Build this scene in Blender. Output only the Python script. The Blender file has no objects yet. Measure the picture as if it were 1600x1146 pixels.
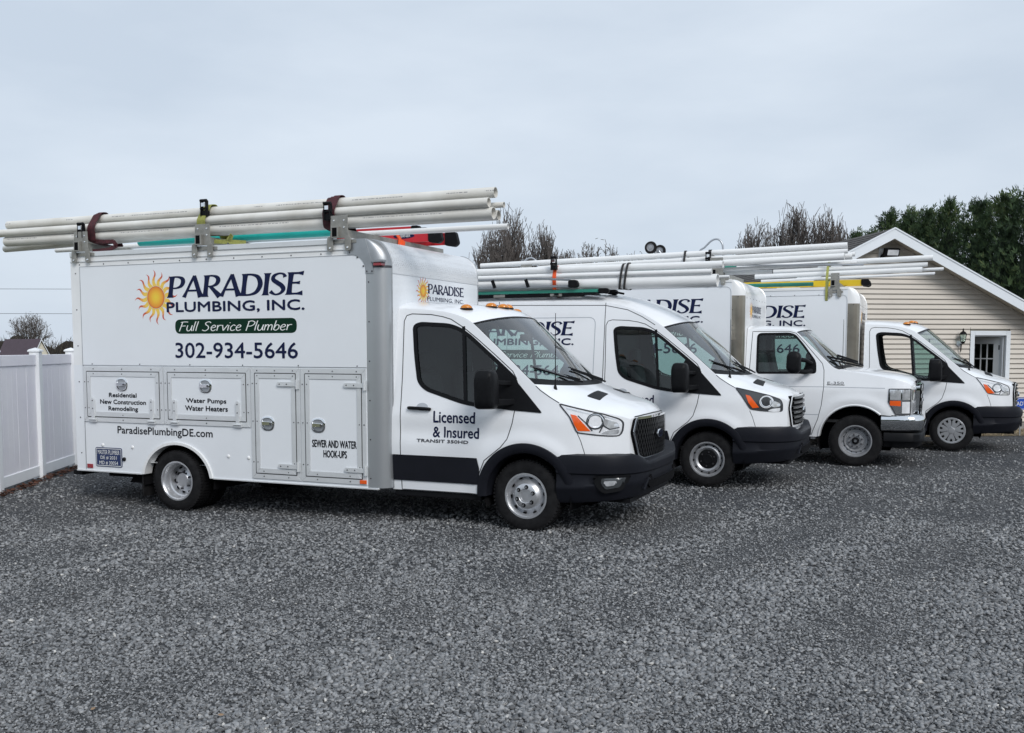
import bpy, bmesh, math, random
import numpy as np
from mathutils import Vector, Matrix
from mathutils.geometry import delaunay_2d_cdt

# ------------------------------------------------------------------ camera, sky, sun, exposure
scene = bpy.context.scene
COL = scene.collection
rad = math.radians
CAM_H = 1.78
cam_d = bpy.data.cameras.new('camera')
cam_d.sensor_width = 36.0
cam_d.sensor_fit = 'HORIZONTAL'
cam_d.lens = 1528.0 / 1600.0 * 36.0
cam_d.shift_y = 92.0 / 1600.0
cam_d.clip_start = 0.05
cam_d.clip_end = 3000
cam = bpy.data.objects.new('camera', cam_d)
COL.objects.link(cam)
cam.location = (0, 0, CAM_H)
cam.rotation_euler = (rad(90 - 4.5), 0, 0)
scene.camera = cam

SUN_EL, SUN_AZ = rad(38), rad(26)          # behind the camera, a little to its right
SUN_DIR = Vector((math.sin(SUN_AZ) * math.cos(SUN_EL), -math.cos(SUN_AZ) * math.cos(SUN_EL), math.sin(SUN_EL)))
world = bpy.data.worlds.new('World')
scene.world = world
world.use_nodes = True
wn, wl = world.node_tree.nodes, world.node_tree.links
wn.clear()
w_out = wn.new('ShaderNodeOutputWorld')
w_bg = wn.new('ShaderNodeBackground')
w_bg.inputs['Strength'].default_value = 0.1
w_sky = wn.new('ShaderNodeTexSky')
w_sky.sky_type = 'NISHITA'
w_sky.sun_disc = False
w_sky.sun_elevation = SUN_EL
w_sky.sun_rotation = math.pi - SUN_AZ
w_sky.dust_density = 3.0
w_sky.ozone_density = 1.5
w_tc = wn.new('ShaderNodeTexCoord')
w_map = wn.new('ShaderNodeMapping')
w_map.inputs['Scale'].default_value = (1.0, 1.0, 3.2)
w_noise = wn.new('ShaderNodeTexNoise')
w_noise.inputs['Scale'].default_value = 2.1
w_noise.inputs['Detail'].default_value = 7.0
w_noise.inputs['Roughness'].default_value = 0.5
w_ramp = wn.new('ShaderNodeValToRGB')
w_ramp.color_ramp.elements[0].position = 0.38
w_ramp.color_ramp.elements[0].color = (5.15, 5.90, 6.85, 1)
w_ramp.color_ramp.elements[1].position = 0.62
w_ramp.color_ramp.elements[1].color = (6.25, 6.95, 7.80, 1)
w_mix = wn.new('ShaderNodeMixRGB')
w_mix.inputs[0].default_value = 0.93       # the overcast deck over the clear sky
wl.new(w_tc.outputs['Generated'], w_map.inputs['Vector'])
wl.new(w_map.outputs['Vector'], w_noise.inputs['Vector'])
wl.new(w_noise.outputs['Fac'], w_ramp.inputs['Fac'])
wl.new(w_sky.outputs['Color'], w_mix.inputs[1])
wl.new(w_ramp.outputs['Color'], w_mix.inputs[2])
wl.new(w_mix.outputs['Color'], w_bg.inputs['Color'])
wl.new(w_bg.outputs['Background'], w_out.inputs['Surface'])

sun_d = bpy.data.lights.new('sun', 'SUN')
sun_d.energy = 1.75
sun_d.angle = rad(26)
sun_d.color = (1.0, 0.975, 0.95)
sun = bpy.data.objects.new('sun', sun_d)
COL.objects.link(sun)
sun.rotation_euler = (-SUN_DIR).to_track_quat('-Z', 'Y').to_euler()

scene.view_settings.view_transform = 'Standard'
scene.view_settings.look = 'None'
scene.view_settings.gamma = 1.0
scene.view_settings.use_curve_mapping = False
scene.view_settings.exposure = 0.25
scene.cycles.max_bounces = 8
scene.cycles.transparent_max_bounces = 32
scene.cycles.use_denoising = True

rnd = random.Random(7)
# ------------------------------------------------------------------ materials
MATS = {}
def mat(name, col, rough=0.5, metal=0.0, coat=0.0, spec=0.5, noise=None, bump=None, emit=None):
    """noise = (scale, amount[, second colour]); bump = (scale, strength[, distance])"""
    m = bpy.data.materials.new(name)
    m.use_nodes = True
    nt = m.node_tree
    b = nt.nodes['Principled BSDF']
    b.inputs['Base Color'].default_value = (*col, 1)
    b.inputs['Roughness'].default_value = rough
    b.inputs['Metallic'].default_value = metal
    b.inputs['Coat Weight'].default_value = coat
    b.inputs['Coat Roughness'].default_value = 0.06
    b.inputs['Specular IOR Level'].default_value = spec
    tc = None
    if noise or bump:
        tc = nt.nodes.new('ShaderNodeTexCoord')
    if noise:
        n = nt.nodes.new('ShaderNodeTexNoise')
        n.inputs['Scale'].default_value = noise[0]
        n.inputs['Detail'].default_value = 5
        n.inputs['Roughness'].default_value = 0.62
        nt.links.new(tc.outputs['Object'], n.inputs['Vector'])
        r = nt.nodes.new('ShaderNodeValToRGB')
        a = noise[1]
        c2 = noise[2] if len(noise) > 2 else tuple(c * (1 - a) for c in col)
        r.color_ramp.elements[0].position = 0.34
        r.color_ramp.elements[0].color = (*c2, 1)
        r.color_ramp.elements[1].position = 0.62
        r.color_ramp.elements[1].color = (*col, 1)
        nt.links.new(n.outputs['Fac'], r.inputs['Fac'])
        nt.links.new(r.outputs['Color'], b.inputs['Base Color'])
    if bump:
        n2 = nt.nodes.new('ShaderNodeTexNoise')
        n2.inputs['Scale'].default_value = bump[0]
        n2.inputs['Detail'].default_value = 4
        nt.links.new(tc.outputs['Object'], n2.inputs['Vector'])
        bp = nt.nodes.new('ShaderNodeBump')
        bp.inputs['Strength'].default_value = bump[1]
        bp.inputs['Distance'].default_value = bump[2] if len(bump) > 2 else 0.01
        nt.links.new(n2.outputs['Fac'], bp.inputs['Height'])
        nt.links.new(bp.outputs['Normal'], b.inputs['Normal'])
    if emit:
        b.inputs['Emission Color'].default_value = (*col, 1)
        b.inputs['Emission Strength'].default_value = emit
    MATS[name] = m
    return m

def glass(name, tint, refl=1.0, r0=0.048):
    m = bpy.data.materials.new(name)
    m.use_nodes = True
    nt = m.node_tree
    nt.nodes.clear()
    o = nt.nodes.new('ShaderNodeOutputMaterial')
    mx = nt.nodes.new('ShaderNodeMixShader')
    tr = nt.nodes.new('ShaderNodeBsdfTransparent')
    tr.inputs['Color'].default_value = (*tint, 1)
    gl = nt.nodes.new('ShaderNodeBsdfGlossy')
    gl.inputs['Roughness'].default_value = 0.015
    gl.inputs['Color'].default_value = (refl, refl, refl, 1)
    fr = nt.nodes.new('ShaderNodeFresnel')
    fr.inputs['IOR'].default_value = 1.55
    geo = nt.nodes.new('ShaderNodeNewGeometry')
    # both faces of a thin pane reflect alike
    vt = nt.nodes.new('ShaderNodeVectorMath'); vt.operation = 'SCALE'
    nt.links.new(geo.outputs['Normal'], vt.inputs[0])
    vt.inputs['Scale'].default_value = 1.0
    lw = nt.nodes.new('ShaderNodeLayerWeight')
    lw.inputs['Blend'].default_value = 0.5
    pw = nt.nodes.new('ShaderNodeMath'); pw.operation = 'POWER'; pw.inputs[1].default_value = 4.0
    ma = nt.nodes.new('ShaderNodeMath'); ma.operation = 'MULTIPLY_ADD'; ma.inputs[1].default_value = 0.92; ma.inputs[2].default_value = r0
    nt.links.new(lw.outputs['Facing'], pw.inputs[0]); nt.links.new(pw.outputs[0], ma.inputs[0])
    nt.links.new(ma.outputs[0], mx.inputs[0])
    nt.links.new(tr.outputs[0], mx.inputs[1])
    nt.links.new(gl.outputs[0], mx.inputs[2])
    nt.links.new(mx.outputs[0], o.inputs['Surface'])
    for n in (fr, geo, vt):
        nt.nodes.remove(n)
    MATS[name] = m
    return m

PAINT = mat('white_paint', (0.82, 0.84, 0.865), 0.34, coat=0.7, noise=(1.3, 0.04))
PANEL = mat('white_panel', (0.78, 0.81, 0.84), 0.3, coat=0.5, noise=(0.8, 0.04))
FIBRE = mat('white_fibreglass', (0.81, 0.82, 0.82), 0.3, coat=0.2, noise=(2.0, 0.08))
ALU = mat('brushed_aluminium', (0.74, 0.76, 0.77), 0.40, 0.4, noise=(5, 0.06), bump=(60, 0.05, 0.002))
ALUG = mat('grey_aluminium', (0.42, 0.44, 0.46), 0.4, 0.7, noise=(4, 0.18))
STEEL = mat('stainless_steel', (0.44, 0.40, 0.335), 0.28, 0.9, noise=(1.4, 0.3))
POST = mat('corner_extrusion', (0.50, 0.52, 0.535), 0.36, 0.75, noise=(1.2, 0.06))
GALV = mat('galvanised_bracket', (0.33, 0.325, 0.30), 0.5, 0.45, noise=(14, 0.25))
CHROME = mat('chrome', (0.82, 0.83, 0.84), 0.06, 1.0)
DARKCHROME = mat('dark_screw', (0.10, 0.10, 0.11), 0.4, 0.7)
BLACKP = mat('black_plastic', (0.0075, 0.008, 0.0095), 0.5, spec=0.14, noise=(30, 0.25), bump=(260, 0.12, 0.002))
CLAD = mat('charcoal_cladding', (0.011, 0.012, 0.017), 0.45, spec=0.18, noise=(5, 0.15), bump=(240, 0.1, 0.002))
SEAM = mat('shut_line', (0.035, 0.037, 0.042), 0.7)
PRESS_SHADE = mat('press_line_shade', (0.40, 0.43, 0.47), 0.5)  # grey ribbon tone, the shade of a pressed groove put into colour
RUBBER = mat('tyre_rubber', (0.009, 0.009, 0.010), 0.75, spec=0.15, noise=(12, 0.3, (0.017, 0.017, 0.018)), bump=(90, 0.25, 0.004))
WELL = mat('wheel_well_liner', (0.006, 0.006, 0.007), 0.9, spec=0.1)
INT = mat('cab_trim', (0.030, 0.031, 0.034), 0.75, noise=(6, 0.2))
SEATM = mat('seat_cloth', (0.045, 0.046, 0.05), 0.9, noise=(22, 0.3))
RIM = mat('silver_wheel', (0.62, 0.63, 0.65), 0.33, 0.75, noise=(10, 0.12))
RIMG = mat('grey_steel_wheel', (0.40, 0.41, 0.43), 0.4, 0.55, noise=(10, 0.2))
HOLE = mat('hole_shade', (0.005, 0.005, 0.006), 0.9, spec=0.1)  # flat black, the shade inside openings put into the colour
NAVY = mat('navy_vinyl', (0.007, 0.012, 0.050), 0.35, spec=0.15)
BLACKV = mat('black_vinyl', (0.010, 0.012, 0.018), 0.35, spec=0.15)
GREENV = mat('green_vinyl', (0.002, 0.026, 0.013), 0.35, spec=0.15)
WHITEV = mat('white_vinyl', (0.80, 0.82, 0.80), 0.35)
AMBER = mat('amber_lens', (0.72, 0.24, 0.010), 0.15, coat=0.6, noise=(40, 0.35))
ORANGE = mat('orange_lens', (0.80, 0.11, 0.012), 0.15, coat=0.6)
REDL = mat('red_lens', (0.28, 0.012, 0.02), 0.15, coat=0.6)
LAMP = mat('lamp_reflector', (0.80, 0.82, 0.85), 0.12, 0.55, coat=0.6, noise=(14, 0.3))
LAMPW = mat('lamp_bezel', (0.84, 0.86, 0.89), 0.2, 0.1, coat=0.8, noise=(9, 0.2))
LAMPD = mat('lamp_dark_bezel', (0.05, 0.055, 0.06), 0.2, 0.2, coat=0.8)
GLASS_W = glass('windscreen_glass', (0.80, 0.91, 0.88), r0=0.13)
GLASS_S = glass('side_glass', (0.52, 0.68, 0.65))
GLASS_D = glass('dark_side_glass', (0.34, 0.39, 0.39))
PVC = mat('white_pvc', (0.74, 0.73, 0.69), 0.38, noise=(2.2, 0.12, (0.62, 0.60, 0.55)))
PVCB = mat('bright_pvc', (0.79, 0.80, 0.80), 0.35, noise=(2.5, 0.06))
TEAL = mat('teal_pvc', (0.02, 0.52, 0.46), 0.4, noise=(3, 0.15))
GREENP = mat('green_pvc', (0.03, 0.26, 0.19), 0.45, noise=(3, 0.2))
CONDUIT = mat('grey_conduit', (0.45, 0.47, 0.50), 0.35, 0.6)
REDF = mat('red_fibreglass', (0.50, 0.018, 0.028), 0.4, noise=(4, 0.15))
YELF = mat('yellow_fibreglass', (0.72, 0.50, 0.02), 0.4, noise=(4, 0.15))
STRAPK = mat('black_webbing', (0.025, 0.024, 0.025), 0.8, bump=(200, 0.3, 0.003))
STRAPR = mat('maroon_webbing', (0.085, 0.018, 0.024), 0.8, noise=(25, 0.5, (0.03, 0.01, 0.013)))
STRAPY = mat('olive_webbing', (0.33, 0.34, 0.09), 0.8, noise=(30, 0.3))
STRAPO = mat('orange_webbing', (0.85, 0.10, 0.02), 0.7, noise=(30, 0.15))
VINYLF = mat('fence_vinyl', (0.88, 0.87, 0.91), 0.38, noise=(1.2, 0.05, (0.82, 0.80, 0.87)))  # faint violet in the panel colour stands for reflected light
VINYLP = mat('fence_vinyl_post', (0.86, 0.88, 0.90), 0.4, noise=(2.0, 0.05))

def add_print_marks(name, base, zfrac, seed):
    """PVC with the faint grey factory print line along one side (object x = the pipe's axis)."""
    m = base.copy(); m.name = name
    nt = m.node_tree; b = nt.nodes['Principled BSDF']
    src = b.inputs['Base Color'].links[0].from_socket
    tc = nt.nodes.new('ShaderNodeTexCoord')
    sp = nt.nodes.new('ShaderNodeSeparateXYZ')
    nt.links.new(tc.outputs['Object'], sp.inputs[0])
    def math_(op, a, bb=None, c=None):
        n = nt.nodes.new('ShaderNodeMath'); n.operation = op
        for i, v in enumerate((a, bb, c)):
            if v is None: continue
            if isinstance(v, (int, float)): n.inputs[i].default_value = v
            else: nt.links.new(v, n.inputs[i])
        return n.outputs[0]
    band = math_('COMPARE', sp.outputs['Z'], zfrac, 0.0045)
    near = math_('LESS_THAN', sp.outputs['Y'], 0.0)
    def nz(scale, off):
        n = nt.nodes.new('ShaderNodeTexNoise'); n.noise_dimensions = '1D'
        n.inputs['Scale'].default_value = scale; n.inputs['Detail'].default_value = 1
        nt.links.new(math_('ADD', sp.outputs['X'], off), n.inputs['W'])
        return n.outputs['Fac']
    dash = math_('GREATER_THAN', nz(75, seed), 0.47)
    grp = math_('GREATER_THAN', nz(1.1, seed + 3.7), 0.5)
    f = math_('MULTIPLY', math_('MULTIPLY', band, near), math_('MULTIPLY', dash, grp))
    mx = nt.nodes.new('ShaderNodeMixRGB')
    nt.links.new(math_('MULTIPLY', f, 0.75), mx.inputs[0])
    nt.links.new(src, mx.inputs[1])
    mx.inputs[2].default_value = (0.10, 0.10, 0.12, 1)
    nt.links.new(mx.outputs[0], b.inputs['Base Color'])
    return m
PVC_PRINT = [add_print_marks('white_pvc_printed', PVC, 0.012, 1.3), add_print_marks('white_pvc_printed_low', PVC, 0.02, 8.1)]

# diamond plate: a lattice of small raised lozenges as fine relief
DIAM = mat('diamond_plate', (0.84, 0.85, 0.86), 0.35, 0.5)
def _diamond():
    nt = DIAM.node_tree; b = nt.nodes['Principled BSDF']
    tc = nt.nodes.new('ShaderNodeTexCoord')
    mp = nt.nodes.new('ShaderNodeMapping'); mp.inputs['Rotation'].default_value = (rad(45), 0, 0)
    ck = nt.nodes.new('ShaderNodeTexBrick')
    ck.inputs['Scale'].default_value = 16
    ck.inputs['Mortar Size'].default_value = 0.03
    ck.inputs['Color1'].default_value = (1, 1, 1, 1); ck.inputs['Color2'].default_value = (0.6, 0.6, 0.6, 1)
    ck.inputs['Mortar'].default_value = (0, 0, 0, 1)
    vo = nt.nodes.new('ShaderNodeTexVoronoi'); vo.inputs['Scale'].default_value = 34
    vo.inputs['Randomness'].default_value = 0.25
    nt.links.new(tc.outputs['Object'], mp.inputs[0]); nt.links.new(mp.outputs[0], vo.inputs['Vector'])
    nt.nodes.remove(ck)
    r = nt.nodes.new('ShaderNodeValToRGB')
    r.color_ramp.elements[0].position = 0.25; r.color_ramp.elements[0].color = (1, 1, 1, 1)
    r.color_ramp.elements[1].position = 0.5; r.color_ramp.elements[1].color = (0, 0, 0, 1)
    nt.links.new(vo.outputs['Distance'], r.inputs['Fac'])
    bp = nt.nodes.new('ShaderNodeBump'); bp.inputs['Strength'].default_value = 0.7; bp.inputs['Distance'].default_value = 0.006
    nt.links.new(r.outputs['Color'], bp.inputs['Height']); nt.links.new(bp.outputs['Normal'], b.inputs['Normal'])
_diamond()

# ------------------------------------------------------------------ object helpers
def obj(name, me, m=None, parent=None, matrix=None):
    o = bpy.data.objects.new(name, me)
    COL.objects.link(o)
    if m is not None:
        if isinstance(m, (list, tuple)):
            for q in m: me.materials.append(q)
        else:
            me.materials.append(m)
    if parent is not None: o.parent = parent
    if matrix is not None: o.matrix_world = matrix
    return o
def tag(o, label=None, cat=None, group=None, kind=None):
    if label: o['label'] = label
    if cat: o['category'] = cat
    if group: o['group'] = group
    if kind: o['kind'] = kind
    return o
def thing(name, label, cat, matrix=None, group=None):
    o = bpy.data.objects.new(name, None)
    o.empty_display_size = 0.2
    COL.objects.link(o)
    if matrix is not None: o.matrix_world = matrix
    return tag(o, label, cat, group)

class MB:
    """collects faces, links them as ONE mesh object"""
    def __init__(s): s.v = []; s.f = []; s.mi = []; s.cur = 0; s.attr = None
    def add(s, vs, fs):
        k = len(s.v)
        s.v.extend([tuple(map(float, p)) for p in vs])
        for q in fs:
            s.f.append([i + k for i in q]); s.mi.append(s.cur)
        return s
    def box(s, x0, x1, y0, y1, z0, z1, R=None):
        vs = [(x, y, z) for x in (x0, x1) for y in (y0, y1) for z in (z0, z1)]
        if R is not None: vs = [tuple(R @ Vector(p)) for p in vs]
        return s.add(vs, [(0, 1, 3, 2), (4, 6, 7, 5), (0, 4, 5, 1), (2, 3, 7, 6), (0, 2, 6, 4), (1, 5, 7, 3)])
    def bar(s, a, b, w, h, up=(0, 0, 1)):
        a, b = Vector(a), Vector(b); d = (b - a).normalized(); u = Vector(up)
        sd = d.cross(u)
        if sd.length < 1e-4: sd = d.cross(Vector((1, 0, 0)))
        sd.normalize(); u = sd.cross(d).normalized()
        vs = [p + sd * (i * w / 2) + u * (j * h / 2) for p in (a, b) for i in (-1, 1) for j in (-1, 1)]
        return s.add(vs, [(0, 1, 3, 2), (4, 6, 7, 5), (0, 4, 5, 1), (2, 3, 7, 6), (0, 2, 6, 4), (1, 5, 7, 3)])
    def tube(s, pts, r, n=10, cap=True):
        pts = [Vector(p) for p in pts]; rs = r if isinstance(r, (list, tuple)) else [r] * len(pts)
        rings = []; ref = None
        for i, p in enumerate(pts):
            d = (pts[min(i + 1, len(pts) - 1)] - pts[max(i - 1, 0)])
            d = d.normalized() if d.length > 1e-9 else Vector((0, 0, 1))
            if ref is None:
                ref = d.cross(Vector((0, 0, 1)))
                if ref.length < 0.1: ref = d.cross(Vector((1, 0, 0)))
            a = (ref - d * ref.dot(d)).normalized(); ref = a; b = d.cross(a)
            rings.append([p + (a * math.cos(2 * math.pi * k / n) + b * math.sin(2 * math.pi * k / n)) * rs[i] for k in range(n)])
        vs = [q for ring in rings for q in ring]; fs = []
        for i in range(len(pts) - 1):
            for k in range(n):
                fs.append((i * n + k, i * n + (k + 1) % n, (i + 1) * n + (k + 1) % n, (i + 1) * n + k))
        if cap:
            fs.append(tuple(range(n - 1, -1, -1))); fs.append(tuple(range((len(pts) - 1) * n, len(pts) * n)))
        return s.add(vs, fs)
    def lathe(s, prof, c=(0, 0, 0), n=40, axis='y'):
        """profile [(radius, along)], revolved about the axis through c"""
        vs = []; fs = []
        for (r, a) in prof:
            for k in range(n):
                t = 2 * math.pi * k / n; p = (r * math.cos(t), r * math.sin(t))
                if axis == 'y': vs.append((c[0] + p[0], c[1] + a, c[2] + p[1]))
                elif axis == 'z': vs.append((c[0] + p[0], c[1] + p[1], c[2] + a))
                else: vs.append((c[0] + a, c[1] + p[0], c[2] + p[1]))
        for i in range(len(prof) - 1):
            for k in range(n):
                fs.append((i * n + k, i * n + (k + 1) % n, (i + 1) * n + (k + 1) % n, (i + 1) * n + k))
        return s.add(vs, fs)
    def prism(s, poly, axis, a, b):
        """polygon (u,v) extruded along an axis: 'y' -> (u,.,v), 'x' -> (.,u,v), 'z' -> (u,v,.)"""
        def P(u, v, t): return (u, t, v) if axis == 'y' else ((t, u, v) if axis == 'x' else (u, v, t))
        n = len(poly)
        vs = [P(u, v, a) for u, v in poly] + [P(u, v, b) for u, v in poly]
        fs = [tuple(range(n)), tuple(range(2 * n - 1, n - 1, -1))] + [(i, i + n, (i + 1) % n + n, (i + 1) % n) for i in range(n)]
        return s.add(vs, fs)
    def grid(s, rows):
        m = len(rows[0]); vs = [p for r in rows for p in r]
        return s.add(vs, [(i * m + j, i * m + j + 1, (i + 1) * m + j + 1, (i + 1) * m + j) for i in range(len(rows) - 1) for j in range(m - 1)])
    def sphere(s, c, r, n=10, m=6, sc=(1, 1, 1)):
        vs = []; fs = []
        for i in range(m + 1):
            t = math.pi * i / m
            for k in range(n):
                q = 2 * math.pi * k / n
                vs.append((c[0] + sc[0] * r * math.sin(t) * math.cos(q), c[1] + sc[1] * r * math.sin(t) * math.sin(q), c[2] + sc[2] * r * math.cos(t)))
        for i in range(m):
            for k in range(n):
                fs.append((i * n + k, (i + 1) * n + k, (i + 1) * n + (k + 1) % n, i * n + (k + 1) % n))
        return s.add(vs, fs)
    def mesh(s, name, smooth=None, fix=True):
        me = bpy.data.meshes.new(name)
        me.from_pydata(s.v, [], s.f)
        if any(s.mi): me.polygons.foreach_set('material_index', s.mi)
        if fix:
            bm = bmesh.new(); bm.from_mesh(me)
            bmesh.ops.remove_doubles(bm, verts=bm.verts, dist=1e-5)
            bmesh.ops.recalc_face_normals(bm, faces=bm.faces)
            bm.to_mesh(me); bm.free()
        if smooth is not None:
            me.polygons.foreach_set('use_smooth', [True] * len(me.polygons))
            me.set_sharp_from_angle(angle=rad(smooth))
        me.update()
        return me
    def build(s, name, m, parent=None, smooth=None, bevel=None, matrix=None, fix=True):
        o = obj(name, s.mesh(name, smooth, fix), m, parent, matrix)
        if bevel:
            b = o.modifiers.new('bevel', 'BEVEL'); b.width = bevel; b.segments = 2; b.limit_method = 'ANGLE'; b.angle_limit = rad(35)
            o.data.polygons.foreach_set('use_smooth', [True] * len(o.data.polygons)); b.harden_normals = True
        return o

def inside(pt, poly):
    x, y = pt; c = False; n = len(poly); j = n - 1
    for i in range(n):
        xi, yi = poly[i]; xj, yj = poly[j]
        if (yi > y) != (yj > y) and x < (xj - xi) * (y - yi) / (yj - yi) + xi: c = not c
        j = i
    return c
def rounded(poly, r, n=5):
    out = []; N = len(poly)
    for i in range(N):
        p = Vector(poly[i]); a = Vector(poly[i - 1]); b = Vector(poly[(i + 1) % N])
        rr = r[i] if isinstance(r, (list, tuple)) else r
        da, db = (a - p), (b - p)
        l = min(rr, da.length * 0.45, db.length * 0.45)
        if l < 1e-4: out.append(tuple(p)); continue
        A, B = p + da.normalized() * l, p + db.normalized() * l
        for k in range(n + 1):
            t = k / n
            q = A * (1 - t) ** 2 + p * 2 * t * (1 - t) + B * t * t
            out.append(tuple(q))
    return out
def dens(poly, step, closed=True):
    out = []; N = len(poly)
    for i in range(N if closed else N - 1):
        a = Vector(poly[i]); b = Vector(poly[(i + 1) % N]); k = max(1, int((b - a).length / step))
        for j in range(k): out.append(tuple(a + (b - a) * (j / k)))
    if not closed: out.append(tuple(poly[-1]))
    return out
def offset_poly(poly, d):
    """grow (d > 0) a closed polygon"""
    N = len(poly); area = sum(poly[i][0] * poly[(i + 1) % N][1] - poly[(i + 1) % N][0] * poly[i][1] for i in range(N))
    sg = 1 if area > 0 else -1; out = []
    for i in range(N):
        a = Vector(poly[i - 1]); p = Vector(poly[i]); b = Vector(poly[(i + 1) % N])
        e1 = (p - a); e2 = (b - p)
        if e1.length < 1e-7: e1 = e2
        if e2.length < 1e-7: e2 = e1
        n = (Vector((e1.y, -e1.x)).normalized() + Vector((e2.y, -e2.x)).normalized())
        if n.length < 1e-6: n = Vector((e1.y, -e1.x))
        n.normalize(); out.append(tuple(p + n * d * sg))
    return out
def fill(poly, step):
    """triangulated polygon with inner points -> (verts2d, faces)"""
    xs = [p[0] for p in poly]; ys = [p[1] for p in poly]
    inn = offset_poly(poly, -step * 0.35)
    pts = [Vector(p) for p in poly]; n = len(pts)
    x = min(xs) + step / 2
    while x < max(xs):
        y = min(ys) + step / 2
        while y < max(ys):
            if inside((x, y), poly) and inside((x, y), inn): pts.append(Vector((x, y)))
            y += step
        x += step
    r = delaunay_2d_cdt(pts, [(i, (i + 1) % n) for i in range(n)], [], 0, 1e-6)
    vs = [tuple(v) for v in r[0]]; fs = []
    for q in r[2]:
        c = (sum(vs[i][0] for i in q) / len(q), sum(vs[i][1] for i in q) / len(q))
        if inside(c, poly): fs.append(tuple(q))
    return vs, fs

# ------------------------------------------------------------------ lettering
_tc = {}
def text_mesh(body, sx=1.0):
    """(verts2d, faces) of a line of text scaled to a unit box"""
    if body in _tc: return _tc[body]
    cu = bpy.data.curves.new('lettering', 'FONT'); cu.body = body; cu.resolution_u = 3
    o = bpy.data.objects.new('lettering', cu); COL.objects.link(o)
    bpy.context.view_layer.update()
    me = bpy.data.meshes.new_from_object(o.evaluated_get(bpy.context.evaluated_depsgraph_get()))
    bm = bmesh.new(); bm.from_mesh(me); bmesh.ops.triangulate(bm, faces=bm.faces)
    for _ in range(3):
        lg = [e for e in bm.edges if e.calc_length() > .22]
        if not lg: break
        bmesh.ops.subdivide_edges(bm, edges=lg, cuts=1); bmesh.ops.triangulate(bm, faces=bm.faces)
    bm.to_mesh(me); bm.free()
    vs = [(v.co.x, v.co.y) for v in me.vertices]; fs = [tuple(p.vertices) for p in me.polygons]
    bpy.data.objects.remove(o); bpy.data.curves.remove(cu); bpy.data.meshes.remove(me)
    x0 = min(v[0] for v in vs); x1 = max(v[0] for v in vs); y0 = min(v[1] for v in vs); y1 = max(v[1] for v in vs)
    vs = [((a - x0) / (x1 - x0), (b - y0) / (y1 - y0)) for a, b in vs]
    _tc[body] = (vs, fs)
    return _tc[body]

def crom(pts, n=6):
    P = [Vector(p) for p in pts]
    if len(P) < 3: return [tuple(p) for p in P]
    out = []
    for i in range(len(P) - 1):
        a = P[max(i - 1, 0)]; b = P[i]; c = P[i + 1]; d = P[min(i + 2, len(P) - 1)]
        for k in range(n):
            t = k / n
            out.append(tuple(0.5 * ((2 * b) + (c - a) * t + (2 * a - 5 * b + 4 * c - d) * t * t + (3 * b - a - 3 * c + d) * t ** 3)))
    out.append(tuple(P[-1])); return out
def stroke(pts, ws):
    """ribbon of varying width along a smooth path -> (verts, quads)"""
    if isinstance(ws, (int, float)): ws = [ws] * len(pts)
    q = crom([(p[0], p[1], w) for p, w in zip(pts, ws)], 6)
    vs = []; fs = []
    for i, (x, y, w) in enumerate(q):
        a = q[max(i - 1, 0)]; b = q[min(i + 1, len(q) - 1)]
        d = Vector((b[0] - a[0], b[1] - a[1])); d.normalize(); nx, ny = -d.y, d.x
        vs += [(x + nx * w / 2, y + ny * w / 2), (x - nx * w / 2, y - ny * w / 2)]
    for i in range(len(q) - 1): fs.append((2 * i, 2 * i + 1, 2 * i + 3, 2 * i + 2))
    return vs, fs
def stem(x, y0=0, y1=1, w=.18): return ([(x, y0), (x, y0 + (y1 - y0) * .12), (x, (y0 + y1) / 2), (x, y1 - (y1 - y0) * .12), (x, y1)], [w * 1.45, w, w * .86, w, w * 1.45])
FLARE = {
 'P': (.70, [stem(.12), ([(.08, .96), (.34, .97), (.55, .89), (.61, .72), (.54, .54), (.36, .45), (.14, .44)], [.07, .07, .13, .16, .13, .07, .06])]),
 'A': (.80, [([(.02, 0), (.12, .3), (.25, .68), (.385, 1.0)], [.15, .10, .10, .12]), ([(.365, 1.0), (.48, .68), (.62, .3), (.74, 0)], [.13, .15, .155, .21]), ([(.14, .31), (.6, .31)], [.075, .075])]),
 'R': (.78, [stem(.12), ([(.08, .96), (.34, .97), (.54, .89), (.60, .73), (.53, .57), (.36, .49), (.14, .48)], [.07, .07, .13, .16, .13, .07, .06]), ([(.30, .48), (.48, .28), (.74, .0)], [.12, .14, .21])]),
 'D': (.88, [stem(.12), ([(.08, .955), (.38, .955), (.64, .83), (.76, .5), (.64, .17), (.38, .045), (.08, .045)], [.08, .08, .14, .17, .14, .08, .08])]),
 'I': (.26, [stem(.13)]),
 'S': (.68, [([(.575, .80), (.50, .93), (.32, .965), (.14, .87), (.12, .70), (.30, .55), (.48, .41), (.56, .24), (.44, .07), (.24, .035), (.05, .17)], [.14, .08, .07, .12, .14, .155, .155, .14, .09, .07, .14])]),
 'E': (.64, [stem(.12), ([(.1, .955), (.4, .955), (.60, .945)], [.085, .08, .17]), ([(.1, .53), (.35, .53), (.50, .53)], [.075, .075, .13]), ([(.1, .045), (.42, .045), (.64, .07)], [.085, .08, .19])]),
}
def flare_word(word, shear=0.12):
    """flared display capitals; list of layers (verts, faces) in a unit box"""
    x = 0; layers = []
    for ch in word:
        adv, st = FLARE[ch]
        for p, w in st:
            vs, fs = stroke(p, [q * 1.18 for q in w])
            layers.append(([(v[0] + x + shear * v[1], v[1]) for v in vs], fs))
        x += adv
    xs = [v[0] for l in layers for v in l[0]]; ys = [v[1] for l in layers for v in l[0]]
    x0, x1, y0, y1 = min(xs), max(xs), min(ys), max(ys)
    return [([((a - x0) / (x1 - x0), (b - y0) / (y1 - y0)) for a, b in vs], fs) for vs, fs in layers]
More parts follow.
